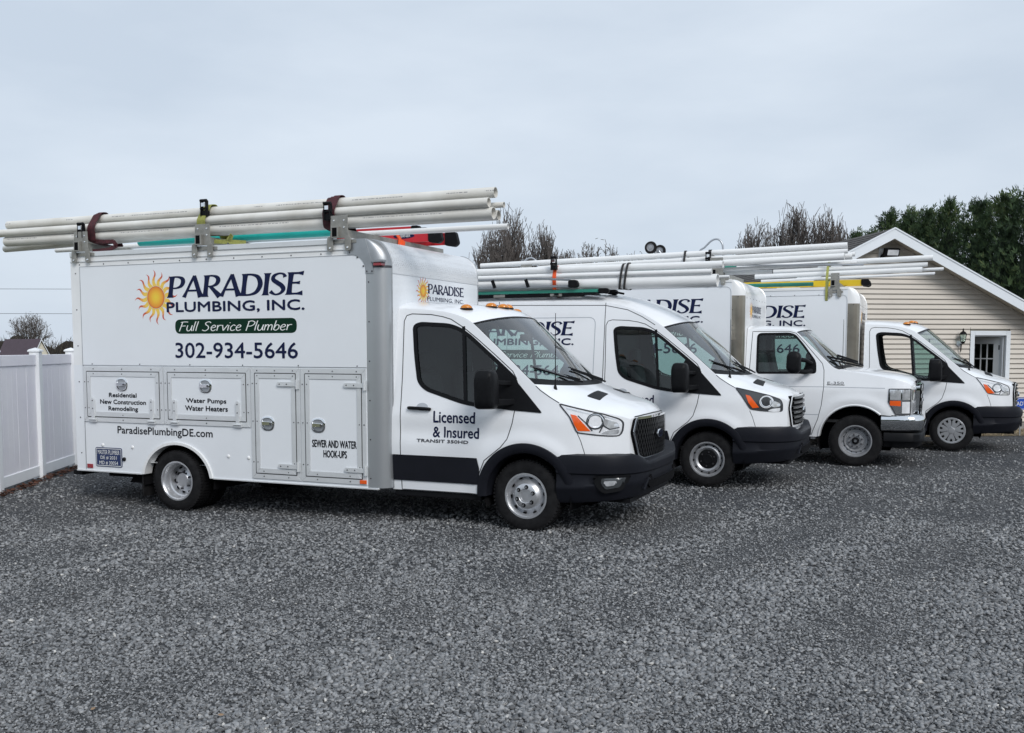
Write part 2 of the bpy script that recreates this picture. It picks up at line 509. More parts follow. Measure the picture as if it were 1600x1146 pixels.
HAND = {
 'F': (.55, [[(.06, -.04), (.10, .4), (.17, 1)], [(.02, .92), (.3, .98), (.58, .96)], [(.08, .52), (.28, .54), (.45, .55)]]),
 'u': (.50, [[(.06, .6), (.05, .2), (.17, 0), (.33, .12), (.41, .58)], [(.41, .6), (.40, .2), (.47, 0)]]),
 'l': (.20, [[(.12, 1.02), (.07, .4), (.07, 0)]]),
 'S': (.62, [[(.58, .84), (.42, .97), (.2, .86), (.22, .66), (.42, .48), (.46, .2), (.26, 0), (.02, .1)]]),
 'e': (.46, [[(.06, .30), (.3, .36), (.36, .5), (.22, .6), (.06, .38), (.1, .1), (.24, 0), (.42, .12)]]),
 'r': (.38, [[(.05, .6), (.07, .3), (.07, 0)], [(.07, .36), (.18, .56), (.36, .56)]]),
 'v': (.42, [[(.03, .6), (.1, .3), (.17, 0)], [(.17, 0), (.28, .3), (.42, .62)]]),
 'i': (.20, [[(.09, .58), (.07, .3), (.08, 0)], [(.12, .80), (.14, .86)]]),
 'c': (.42, [[(.38, .5), (.24, .6), (.07, .4), (.07, .14), (.2, 0), (.4, .1)]]),
 'P': (.60, [[(.12, .98), (.08, .5), (.04, -.04)], [(.04, .9), (.3, 1.0), (.54, .86), (.5, .62), (.3, .46), (.08, .46)]]),
 'm': (.66, [[(.05, .6), (.06, .3), (.05, 0)], [(.06, .36), (.18, .58), (.29, .5), (.29, 0)], [(.29, .36), (.42, .58), (.54, .48), (.56, 0)]]),
 'b': (.46, [[(.10, 1.0), (.06, .5), (.05, .04)], [(.05, .2), (.18, .54), (.36, .5), (.38, .2), (.22, 0), (.06, .08)]]),
 ' ': (.32, []),
}
def hand_line(s, w=.075, shear=.18):
    x = 0; layers = []
    for ch in s:
        adv, st = HAND[ch]
        for p in st:
            vs, fs = stroke(p, w); layers.append(([(v[0] + x + shear * v[1], v[1]) for v in vs], fs))
        x += adv
    xs = [v[0] for l in layers for v in l[0]]; ys = [v[1] for l in layers for v in l[0]]
    x0, x1, y0, y1 = min(xs), max(xs), min(ys), max(ys)
    return [([((a - x0) / (x1 - x0), (b - y0) / (y1 - y0)) for a, b in vs], fs) for vs, fs in layers]

def put_layers(layers, box, surf, name, m, parent, lift=0.0015):
    """lay unit-box layers into box=(u0,v0,u1,v1) on surf(u,v,off)->xyz; overlapping strokes are 0.25 mm apart"""
    u0, v0, u1, v1 = box; b = MB()
    for k, (vs, fs) in enumerate(layers):
        b.add([surf(u0 + (u1 - u0) * a, v0 + (v1 - v0) * c, lift + 0.00025 * (k % 6)) for a, c in vs], fs)
    return b.build(name, m, parent, fix=False)
def put_text(body, box, surf, name, m, parent, lift=0.0015, bold=0.0):
    vs, fs = text_mesh(body); dx = bold / (box[2] - box[0]); dy = bold / (box[3] - box[1])
    return put_layers([([(a + i * dx, c + j * dy) for a, c in vs], fs) for i, j in ((0, 0), (1, 0), (-1, 0), (0, 1), (0, -1))[:5 if bold else 1]], box, surf, name, m, parent, lift)

def sun_logo_mat():
    m = bpy.data.materials.new('sun_print'); m.use_nodes = True
    nt = m.node_tree; b = nt.nodes['Principled BSDF']; b.inputs['Roughness'].default_value = 0.35
    a = nt.nodes.new('ShaderNodeAttribute'); a.attribute_name = 'ink'
    nt.links.new(a.outputs['Color'], b.inputs['Base Color'])
    return m
SUNINK = sun_logo_mat()
def sun_logo(cu, cv, rd, surf, parent, lift=0.0008, name='sun_emblem'):
    """disc printed yellow in the middle to orange at the rim, 16 wavy rays yellow to red"""
    b = MB(); ink = []
    rings = [(0.02, (.86, .62, .05)), (.4, (.86, .52, .04)), (.72, (.82, .36, .03)), (.93, (.72, .21, .03)), (1.0, (.50, .12, .02))]
    n = 36; vs = []; fs = []
    for r, c in rings:
        for k in range(n):
            t = 2 * math.pi * k / n
            vs.append(surf(cu + rd * r * math.cos(t), cv + rd * r * math.sin(t), lift + .0009)); ink.append(c)
    for i in range(len(rings) - 1):
        for k in range(n): fs.append((i * n + k, i * n + (k + 1) % n, (i + 1) * n + (k + 1) % n, (i + 1) * n + k))
    fs.append(tuple(range(n)))
    b.add(vs, fs)
    for k in range(16):
        t = 2 * math.pi * (k + .25) / 16; L = (1.45 if k % 2 == 0 else 1.3)
        vs = []; fs = []; M = 10
        for i in range(M + 1):
            s = i / M; r = rd * (1.02 + L * s); w = rd * .20 * (1 - s) ** .8 + .001; sw = rd * .16 * math.sin(s * 2 * math.pi) * (0.35 + s)
            c = (.84, .58, .10) if s < .35 else ((.80, .38, .08) if s < .6 else (.58, .10, .05))
            for e in (-1, 1):
                o = sw + e * w
                vs.append(surf(cu + r * math.cos(t) - o * math.sin(t), cv + r * math.sin(t) + o * math.cos(t), lift)); ink.append(c)
        for i in range(M): fs.append((2 * i, 2 * i + 1, 2 * i + 3, 2 * i + 2))
        b.add(vs, fs)
    me = b.mesh(name, fix=False)
    at = me.attributes.new('ink', 'FLOAT_COLOR', 'POINT')
    at.data.foreach_set('color', [x for c in ink for x in (*c, 1.0)])
    return obj(name, me, SUNINK, parent)

# ------------------------------------------------------------------ cab bodies
def table(xs, vs, lo, hi, sg, step=0.01):
    g = np.arange(lo - 0.5, hi + 0.5, step); t = np.interp(g, xs, vs)
    k = int(3 * sg / step) + 1; w = np.exp(-0.5 * (np.arange(-k, k + 1) * step / sg) ** 2); w /= w.sum()
    t = np.convolve(np.pad(t, k, mode='edge'), w, mode='valid')
    return lambda x: float(np.interp(x, g, t))

class Cab:
    def __init__(s, root, knots, plan, vert, half, sill, xc, pf=2.4, arch=(0, .36, .47), flare=.018, sgx=.03, sgz=.05, scoop=True):
        s.low_cut = .56; s.cut_x = .46; s.root = root; s.half = half; s.sill = sill; s.pf = pf; s.arch = arch; s.flare = flare; s.scoop = scoop
        s.plan = table(*plan, -8, 2, sgx); s.vert = table(*vert, 0, 3, sgz); s.xc = table(*xc, 0, 2, .03)
        K = np.array(knots, float)
        ts = [0.0]
        for i in range(len(K) - 1):
            L = math.hypot(K[i + 1][0] - K[i][0], K[i + 1][1] - K[i][1])
            n = max(1, round(L / (.026 if K[i][0] > -1.5 else .14)))
            ts += [i + (j + 1) / n for j in range(n)]
        T = np.array(ts)
        S = np.array([[np.interp(t, range(len(K)), K[:, c]) for c in range(6)] for t in T])
        # smooth the running profile (ends kept)
        for _ in range(6):
            q = S.copy(); q[1:-1] = .25 * S[:-2] + .5 * S[1:-1] + .25 * S[2:]
            keep = np.abs(T - np.round(T)) < 1e-6
            S = q
        S[0] = K[0]; S[-1] = K[-1]
        s.T = T; s.S = S; s.K = K; s.x0 = K[0][0]
        s.M = 70
        s.sv = np.concatenate([np.sin(np.linspace(-math.pi / 2, math.pi / 2, 45))])
    def f(s, x, z):
        y = s.half * s.plan(x) * s.vert(z)
        ax, az, ar = s.arch
        d = math.hypot(x - ax, (z - az) * 1.0)
        y += s.flare * math.exp(-((d - ar - .07) / .085) ** 2) * (1 if z > .3 else .5)
        if s.scoop and -1.45 < x < -.1:
            e = min(1, max(0, (x + 1.45) / .12)) * min(1, max(0, (-.1 - x) / .5))
            y -= .014 * e * math.exp(-((z - 0.95) / .10) ** 2)
        return y
    def S3(s, x, z, off=0, side=-1): return (x, side * (s.f(x, z) + off), z)
    def st(s, t): return [np.interp(t, s.T, s.S[:, c]) for c in range(6)]
    def topT(s, t, v, off=0):
        ex, ez, cx, cz, px, pz = s.st(t); w = s.f(ex, ez); a = abs(v)
        return Vector((cx + (ex - cx) * a ** px, w * v, cz + (ez - cz) * a ** pz + off))
    def top(s, x, y, off=0):
        lo, hi = s.T[0], s.T[-1]
        for _ in range(26):
            m = (lo + hi) / 2; ex, ez = s.st(m)[:2]; v = max(-1, min(1, y / s.f(ex, ez)))
            if s.topT(m, v).x > x: lo = m
            else: hi = m
        p = s.topT((lo + hi) / 2, v); p.x = x; p.y = y; p.z += off
        return tuple(p)
    def front(s, y, z, off=0):
        ye = s.f(s.x0, z); a = min(1.0, abs(y) / ye); c = s.xc(z)
        return (c + (s.x0 - c) * a ** s.pf + off, y, z)
    # ---- the skin, split into parts along its own grid
    def skin(s, ws, hood_t, door, win, win2=None, back=True):
        V = []; M = s.M
        def nv(p): V.append(tuple(map(float, p))); return len(V) - 1
        side = {}
        for sd in (-1, 1):
            rows = []
            for i in range(len(s.T)):
                ex, ez = s.S[i][0], s.S[i][1]
                rows.append([nv(s.S3(ex, s.sill + (ez - s.sill) * j / M, 0, sd)) for j in range(M + 1)])
            side[sd] = rows
        top = []
        for i, t in enumerate(s.T):
            r = [side[-1][i][M]] + [nv(s.topT(t, v)) for v in s.sv[1:-1]] + [side[1][i][M]]
            top.append(r)
        fr = []
        for j in range(M):
            z = V[side[-1][0][j]][2]; ye = s.f(s.x0, z)
            fr.append([side[-1][0][j]] + [nv(s.front(v * ye, z)) for v in s.sv[1:-1]] + [side[1][0][j]])
        fr.append(top[0])
        F = {}
        def addf(g, q): F.setdefault(g, []).append(q)
        ax, az, ar = s.arch
        arches = [s.arch] + list(getattr(s, 'more_arches', []))
        for sd in (-1, 1):
            R = side[sd]
            for i in range(len(s.T) - 1):
                for j in range(M):
                    q = [R[i][j], R[i + 1][j], R[i + 1][j + 1], R[i][j + 1]]
                    c = np.mean([V[k] for k in q], axis=0); p = (c[0], c[2])
                    if any(math.hypot(p[0] - a, p[1] - b) < r for a, b, r in arches): continue
                    if any(abs(p[0] - a) < r and p[1] < b for a, b, r in arches): continue
                    if p[0] > s.cut_x and p[1] < s.low_cut: continue
                    if inside(p, win) or (win2 and inside(p, win2)): continue
                    addf(('door', sd) if inside(p, door) else 'body', q)
        wa, wb = ws
        nk = len(s.sv)
        for i in range(len(s.T) - 1):
            tm = (s.T[i] + s.T[i + 1]) / 2
            for k in range(nk - 1):
                q = [top[i][k], top[i][k + 1], top[i + 1][k + 1], top[i + 1][k]]
                if wa < tm < wb:
                    edge = k < 2 or k >= nk - 3 or tm < wa + .06 or tm > wb - .06
                    addf('frit' if edge else 'glass', q)
                elif tm < hood_t: addf('hood', q)
                elif tm <= wa: addf('cowl', q)
                else: addf('roof', q)
        for j in range(M):
            if V[side[-1][0][j]][2] < s.low_cut: continue
            for k in range(nk - 1): addf('body', [fr[j][k], fr[j + 1][k], fr[j + 1][k + 1], fr[j][k + 1]])
        if back:
            b = side[-1][-1] + top[-1][1:-1] + side[1][-1][::-1]
        V = np.array(V); N = np.zeros_like(V); cen = np.array((-.3, 0, .75))
        for g in F:
            for n, q in enumerate(F[g]):
                p = V[q]; nr = np.cross(p[2] - p[0], p[3] - p[1])
                c = cen.copy(); c[0] = min(cen[0], p[:, 0].mean() * .9) if p[:, 0].mean() < -.4 else cen[0]
                if nr @ (p.mean(0) - c) < 0: F[g][n] = q[::-1]; nr = -nr
                N[q] += nr
        N /= np.maximum(np.linalg.norm(N, axis=1), 1e-9)[:, None]
        s.V, s.N, s.F = V, N, F
        def part(name, gs, m, off=0.0, parent=None, inv=False):
            qs = [q for g in gs for q in F.get(g, [])]
            ids = sorted({i for q in qs for i in q}); mp = {k: n for n, k in enumerate(ids)}
            me = bpy.data.meshes.new(name)
            me.from_pydata([tuple(V[k] + N[k] * off) for k in ids], [], [[mp[i] for i in (q[::-1] if inv else q)] for q in qs])
            me.polygons.foreach_set('use_smooth', [True] * len(qs))
            me.normals_split_custom_set_from_vertices([tuple(N[k] * (-1 if inv else 1)) for k in ids])
            return obj(name, me, m, parent or s.root)
        part('cab_body', ['body'], PAINT)
        s.door = {sd: part('door', [('door', sd)], PAINT) for sd in (-1, 1)}
        part('hood', ['hood'], PAINT)
        part('cowl', ['cowl'], BLACKP)
        part('roof', ['roof'], PAINT)
        wsn = part('windshield', ['glass'], GLASS_W)
        part('windshield_seal', ['frit'], BLACKP, parent=wsn)
        # dark lining inside the cab
        keep = {}
        for g in ('body', ('door', -1), ('door', 1), 'roof'):
            keep[g] = F[g]
        def lin(q):
            c = V[q].mean(0); return c[0] < .05 and c[2] > .9
        for g in keep: F[('lin', g)] = [q for q in F[g] if lin(q)]
        part('interior_lining', [('lin', g) for g in keep], INT, off=-.03, inv=True)
    def patch(s, poly, off, name, m, parent=None, side=-1, step=.05, depth=.02, surf=None, edge=None):
        """a panel with the outline poly lying on the side (or on surf), its rim turned in by depth"""
        P = dens(poly, edge or step * .8)
        vs, fs = fill(P, step); n = len(P)
        S = surf or (lambda u, v, o: s.S3(u, v, o, side))
        b = MB(); k = len(vs)
        b.add([S(u, v, off) for u, v in vs] + [S(u, v, off - depth) for u, v in vs[:n]],
              fs + [(i, (i + 1) % n, k + (i + 1) % n, k + i) for i in range(n)])
        return b.build(name, m, parent or s.root, smooth=40)
    def ribbon(s, path, w, off, name, m, parent=None, side=-1, closed=False, surf=None, step=.03, flat=False):
        P = dens(path, step, closed); n = len(P); S = surf or (lambda u, v, o: s.S3(u, v, o, side)); vs = []; fs = []
        for i in range(n):
            a = Vector(P[i - 1] if (closed or i) else P[0]); c = Vector(P[(i + 1) % n] if (closed or i < n - 1) else P[-1])
            d = (c - a)
            d = d.normalized() if d.length > 1e-9 else Vector((1, 0)); nn = Vector((-d.y, d.x)); p = Vector(P[i])
            l, r = p + nn * w / 2, p - nn * w / 2
            vs += [S(l.x, l.y, off - .004), S(l.x, l.y, off), S(r.x, r.y, off), S(r.x, r.y, off - .004)]
        for i in range(n if closed else n - 1):
            a, c = 4 * i, 4 * ((i + 1) % n)
            for k in range(3): fs.append((a + k, a + k + 1, c + k + 1, c + k))
        return MB().add(vs, fs).build(name, m, parent or s.root, smooth=30)
    def bumper(s, xs, xe, half, n, rows, name, m, zf=None, parent=None, N=72, surf_only=False):
        def P(ph, z, ins):
            c, q = math.cos(ph), math.sin(ph)
            x = xs + (xe - xs - ins) * abs(q) ** (2 / n); y = -(half - ins) * math.copysign(abs(c) ** (2 / n), c)
            return x, y
        R = []
        for z, ins in rows:
            r = []
            for k in range(N + 1):
                ph = math.pi * k / N
                ph = math.pi / 2 - (math.pi / 2) * math.copysign(abs(1 - 2 * k / N) ** 1.25, 1 - 2 * k / N)
                x, y = P(ph, z, ins)
                r.append((x, y, zf(x, y, z) if zf else z))
            R.append(r)
        s.bump_P = P
        if surf_only: return None
        return MB().grid(R).build(name, m, parent or s.root, smooth=38)

def round_hole(c, r, n=10, sx=1.0, sz=1.0): return [(c[0] + r * sx * math.cos(2 * math.pi * k / n), c[1] + r * sz * math.sin(2 * math.pi * k / n)) for k in range(n)]

def wheel(root, c, R, w, rim, style, side=-1, steer=0.0):
    """axis y, outer face towards side*y; a wheel > tyre, hub_cap, lug nuts"""
    g = lambda a: -a * side                      # profile written for the near side (-y outward)
    sgn = lambda prof: [(r, a * (1 if side < 0 else -1)) for r, a in prof]
    M4 = Matrix.Translation(c) @ Matrix.Rotation(steer, 4, 'Z')
    rb = MB(); h = w / 2
    lip = [(rim - .012, h * .9), (rim + .002, h * .9), (rim + .002, -h * .84), (rim + .012, -h * .90), (rim + .010, -h * .97), (rim - .006, -h * .97), (rim - .016, -h * .86)]
    if style == 'convex':
        prof = lip + [(rim - .03, -h * .55), (rim - .036, -h * .35), (.172, -h * .42), (.150, -h * .62), (.128, -h * .98), (.112, -h * 1.08), (.070, -h * 1.10), (.064, -h * 1.06), (.052, -h * 1.06), (.050, -h * 1.02), (.0, -h * 1.02)]
    elif style == 'dish':
        prof = lip + [(rim - .028, -h * .5), (rim - .032, -h * .1), (rim - .045, -h * .02), (rim - .05, h * .35), (.165, h * .55), (.150, h * .50), (.095, h * .1), (.085, h * .05), (.075, -h * .05), (.0, -h * .06)]
    elif style == 'plain':
        prof = lip + [(rim - .03, -h * .5), (.185, -h * .38), (.178, -h * .55), (.150, -h * .70), (.132, -h * .60), (.12, -h * .5), (0, -h * .5)]
    elif style == 'steel':
        prof = lip + [(rim - .028, -h * .55), (rim - .034, -h * .2), (.178, -h * .15), (.165, -h * .34), (.155, -h * .34), (.140, -h * .2), (.125, -h * .2), (.112, -h * .36), (.075, -h * .38), (.07, -h * .3), (0, -h * .3)]
    else:
        prof = lip + [(rim - .03, -h * .5), (.2, -h * .45), (0, -h * .45)]
    rb.lathe(sgn(prof), n=56)
    wname = 'wheel'
    wobj = rb.build(wname, RIMG if style == 'plain' else (RIM if style != 'steel' else RIMG), root, smooth=32)
    wobj.matrix_basis = M4
    tb = MB()
    tb.lathe(sgn([(rim - .004, h * .86), (rim + .02, h * 1.0), (R - .075, h * 1.06), (R - .03, h * 1.0), (R - .008, h * .86), (R - .002, h * .6), (R - .002, -h * .6), (R - .008, -h * .86), (R - .03, -h * 1.0), (R - .05, -h * 1.045), (R - .075, -h * 1.06), (rim + .03, -h * 1.03), (rim + .012, -h * .98), (rim + .006, -h * .90)]), n=64)
    NT = 60
    for k in range(NT):
        a = 2 * math.pi * k / NT
        for e in (-1, 1):
            Rm = Matrix.Rotation(-(a + e * .02), 3, 'Y')
            tb.box(R - .012, R + .004, e * h * .58, e * h * .90, -.011, .011, R=Rm)
        Rm = Matrix.Rotation(-(a + .05), 3, 'Y')
        tb.box(R - .012, R + .004, -h * .42, h * .42, -.010, .010, R=Rm)
    t = tb.build('tyre', RUBBER, wobj, smooth=35)
    def at(r, k, n, a0=0): t = 2 * math.pi * (k + a0) / n; return r * math.cos(t), r * math.sin(t)
    if style in ('convex', 'dish', 'plain', 'steel'):
        n, r, hr, y = {'convex': (10, .186, .0185, -h * .46), 'dish': (10, .142, .0185, h * .44), 'plain': (12, .181, .012, -h * .58), 'steel': (16, .182, .008, -h * .16)}[style]
        o_ = 1 if side < 0 else -1
        P = [(r + hr * .85 * math.cos(2 * math.pi * q / 12), hr * 1.15 * math.sin(2 * math.pi * q / 12)) for q in range(12)]
        hm = MB().prism(P, 'y', (y - .006) * o_, (y + .03) * o_).mesh('vent_hole'); hm.materials.append(HOLE)  # black plug on the rim, coloured as the shaded hole
        for k in range(n): obj('vent_hole', hm, None, wobj).matrix_basis = Matrix.Rotation(-2 * math.pi * (k + .2) / n, 4, 'Y')
        nn, nr, yy, s_ = {'convex': (6, .090, -h * 1.06, .012), 'dish': (6, .098, h * .1, .012), 'plain': (6, .09, -h * .5, .011), 'steel': (8, .094, -h * .37, .012)}[style]
        nm = MB().lathe([(0, (yy - .02) * o_), (s_, (yy - .02) * o_), (s_ * 1.25, (yy + .01) * o_)], c=(nr, 0, 0), n=6).mesh('lug_nut'); nm.materials.append(CHROME if style == 'convex' else DARKCHROME)
        for k in range(nn): obj('lug_nut', nm, None, wobj).matrix_basis = Matrix.Rotation(-2 * math.pi * (k + .35) / nn, 4, 'Y')
        if style == 'convex':
            pm = MB().lathe([(.0125, (-h * 1.10 - .001) * o_), (.021, (-h * 1.10 - .0015) * o_), (.023, (-h * 1.0) * o_)], c=(.090, 0, 0), n=12).mesh('lug_pocket'); pm.materials.append(HOLE)
            for k in range(6): obj('lug_pocket', pm, None, wobj).matrix_basis = Matrix.Rotation(-2 * math.pi * (k + .35) / 6, 4, 'Y')
        if style in ('plain', 'steel'):
            cb = MB(); r0 = .128 if style == 'plain' else .055
            cb.lathe(sgn([(0, -h * .62), (r0 * .45, -h * .66), (r0 * .5, -h * .6), (r0 * .92, -h * .58), (r0, -h * .5), (r0, -h * .3)]), n=32)
            cb.build('hub_cap', BLACKP, wobj, smooth=35)
            if style == 'steel':
                cc = MB(); cc.lathe(sgn([(0, -h * .70), (.022, -h * .70), (.026, -h * .6)]), n=16); cc.build('hub_centre', CHROME, wobj, smooth=35)
    else:
        db = MB(); db.lathe(sgn([(0, -h * .62), (rim - .02, -h * .62), (rim - .02, -h * .4)]), n=40); db.build('cover_back', HOLE, wobj)
        cb = MB()
        cb.lathe(sgn([(rim + .004, -h * .90), (rim - .002, -h * 1.02), (rim - .022, -h * 1.0), (rim - .026, -h * .7)]), n=48)
        cb.lathe(sgn([(0, -h * 1.06), (.05, -h * 1.05), (.056, -h * .98), (.075, -h * .96), (.08, -h * .7)]), n=32)
        NS = 7; yf = sgn([(0, -h * 1.0)])[0][1]; yb = sgn([(0, -h * .65)])[0][1]
        for k in range(NS):
            th = 2 * math.pi * (k + .25) / NS
            def PP(r, d): return (r * math.cos(th) - d * math.sin(th), r * math.sin(th) + d * math.cos(th))
            cb.prism([PP(.06, -.020), PP(.120, -.027), PP(.150, 0), PP(.120, .027), PP(.06, .020)], 'y', yf, yb)
            for e in (-1, 1):
                cb.prism([PP(.105, e * .004), PP(.115, e * .030), PP(rim - .012, e * .076), PP(rim - .010, e * .026)][::e], 'y', yf * .985, yb)
                cb.prism([PP(.070, e * .012), PP(.075, e * .034), PP(.160, e * .066), PP(.165, e * .046)][::e], 'y', yf * .97, yb)
        cb.build('wheel_cover', RIM, wobj, smooth=30)
    return wobj

def wheel_well(cab, c, r, side, depth=.42, y_out=1.0):
    b = MB(); n = 20; rows = []
    for y in (y_out, y_out - depth):
        rows.append([(c[0] + r * math.cos(a), side * y, max(c[1] + r * math.sin(a), .22)) for a in [math.pi * (-.12 + 1.24 * k / n) for k in range(n + 1)]])
    b.grid(rows)
    y = side * (y_out - depth); poly = [(p[0], p[2]) for p in rows[0]]
    b.add([(u, y, v) for u, v in poly], [tuple(range(len(poly)))])
    return b.build('wheel_well', WELL, cab.root, smooth=40)

def screw_rows(b, pts, surf, r=.006, off=.004):
    for u, v in pts:
        c = surf(u, v, 0.0); o = surf(u, v, off); n = 6
        d = (Vector(o) - Vector(c)).normalized(); a = d.cross(Vector((0, 0, 1)))
        if a.length < .1: a = d.cross(Vector((1, 0, 0)))
        a.normalize(); e = d.cross(a)
        vs = [tuple(Vector(c) + (a * math.cos(2 * math.pi * k / n) + e * math.sin(2 * math.pi * k / n)) * r) for k in range(n)]
        vs += [tuple(Vector(o) + (a * math.cos(2 * math.pi * k / n) + e * math.sin(2 * math.pi * k / n)) * r * .7) for k in range(n)]
        b.add(vs, [tuple(range(n, 2 * n))] + [(k, (k + 1) % n, (k + 1) % n + n, k + n) for k in range(n)])

def cab_interior(root, floor_z=.75, back=-1.42, seat_x=-1.0, half=.82, dash_x=.02, beltz=1.25, wheel_c=(-.28, .45, 1.30)):
    b = MB(); b.box(back - .02, back, -half, half, .45, 2.05); b.build('bulkhead', INT, root)
    b = MB(); b.box(back, .2, -half, half, floor_z - .3, floor_z - .26); b.build('cab_floor', INT, root)
    b = MB(); b.prism([(dash_x - .22, beltz - .42), (dash_x - .26, beltz - .02), (dash_x - .14, beltz + .07), (dash_x + .16, beltz + .05), (dash_x + .3, beltz - .3)], 'y', -half - .02, half + .02)
    b.build('dashboard', INT, root, bevel=.02)
    for y in (-.45, .45):
        b = MB()
        b.box(seat_x - .22, seat_x + .28, y - .25, y + .25, floor_z - .05, floor_z + .16)
        s_ = b.build('seat', SEATM, root, bevel=.05)
        R = Matrix.Rotation(rad(-12), 3, 'Y')
        bb = MB()
        vs = [Vector(p) for p in [(x, yy, z) for x in (-.07, .07) for yy in (y - .23, y + .23) for z in (0, .68)]]
        bb.add([tuple(R @ Vector((p.x, 0, p.z)) + Vector((seat_x - .22, p.y, floor_z + .1))) for p in vs], [(0, 1, 3, 2), (4, 6, 7, 5), (0, 4, 5, 1), (2, 3, 7, 6), (0, 2, 6, 4), (1, 5, 7, 3)])
        bb.build('seat_back', SEATM, s_, bevel=.05)
        hb = MB(); hb.box(seat_x - .40, seat_x - .30, y - .13, y + .13, floor_z + .80, floor_z + 1.0); hb.build('headrest', SEATM, s_, bevel=.04)
    b = MB(); n = 28; c = Vector(wheel_c); ring = []
    for k in range(n + 1):
        t = 2 * math.pi * k / n; ring.append(c + Vector((-.19 * math.sin(t) * math.sin(rad(35)) * -1, .19 * math.cos(t), .19 * math.sin(t) * math.cos(rad(35)))))
    b.tube(ring, .016, 8, cap=False)
    b.tube([c, c + Vector((.3, 0, -.18))], .03, 8)
    b.tube([ring[0], c, ring[n // 2]], .014, 6); b.tube([ring[3 * n // 4], c], .014, 6)
    b.build('steering_wheel', BLACKP, root, smooth=60)

WINDOW = rounded([(-1.262, 2.008), (-1.19, 2.030), (-.87, 2.012), (-.745, 1.972), (-.62, 1.892), (-.448, 1.752), (-.297, 1.634), (-.14, 1.502), (-.10, 1.44), (-.14, 1.26), (-.42, 1.213), (-.655, 1.243), (-1.09, 1.372), (-1.175, 1.445), (-1.228, 1.718)], [.05, .03, .1, .1, .1, .1, .1, .03, .03, .05, .08, .2, .05, .05, .1], 4)
DOOR = [(-1.365, .34), (-1.365, .7), (-1.37, 1.5), (-1.385, 2.06), (-1.36, 2.115), (-1.30, 2.132), (-1.08, 2.122), (-.95, 2.100), (-.85, 2.072), (-.70, 1.985), (-.543, 1.872), (-.35, 1.722), (-.15, 1.560), (-.105, 1.49), (-.102, 1.2), (-.125, 1.06), (-.175, .90), (-.24, .82), (-.42, .68), (-.49, .52), (-.505, .34)]
ARC = (.015, .355)

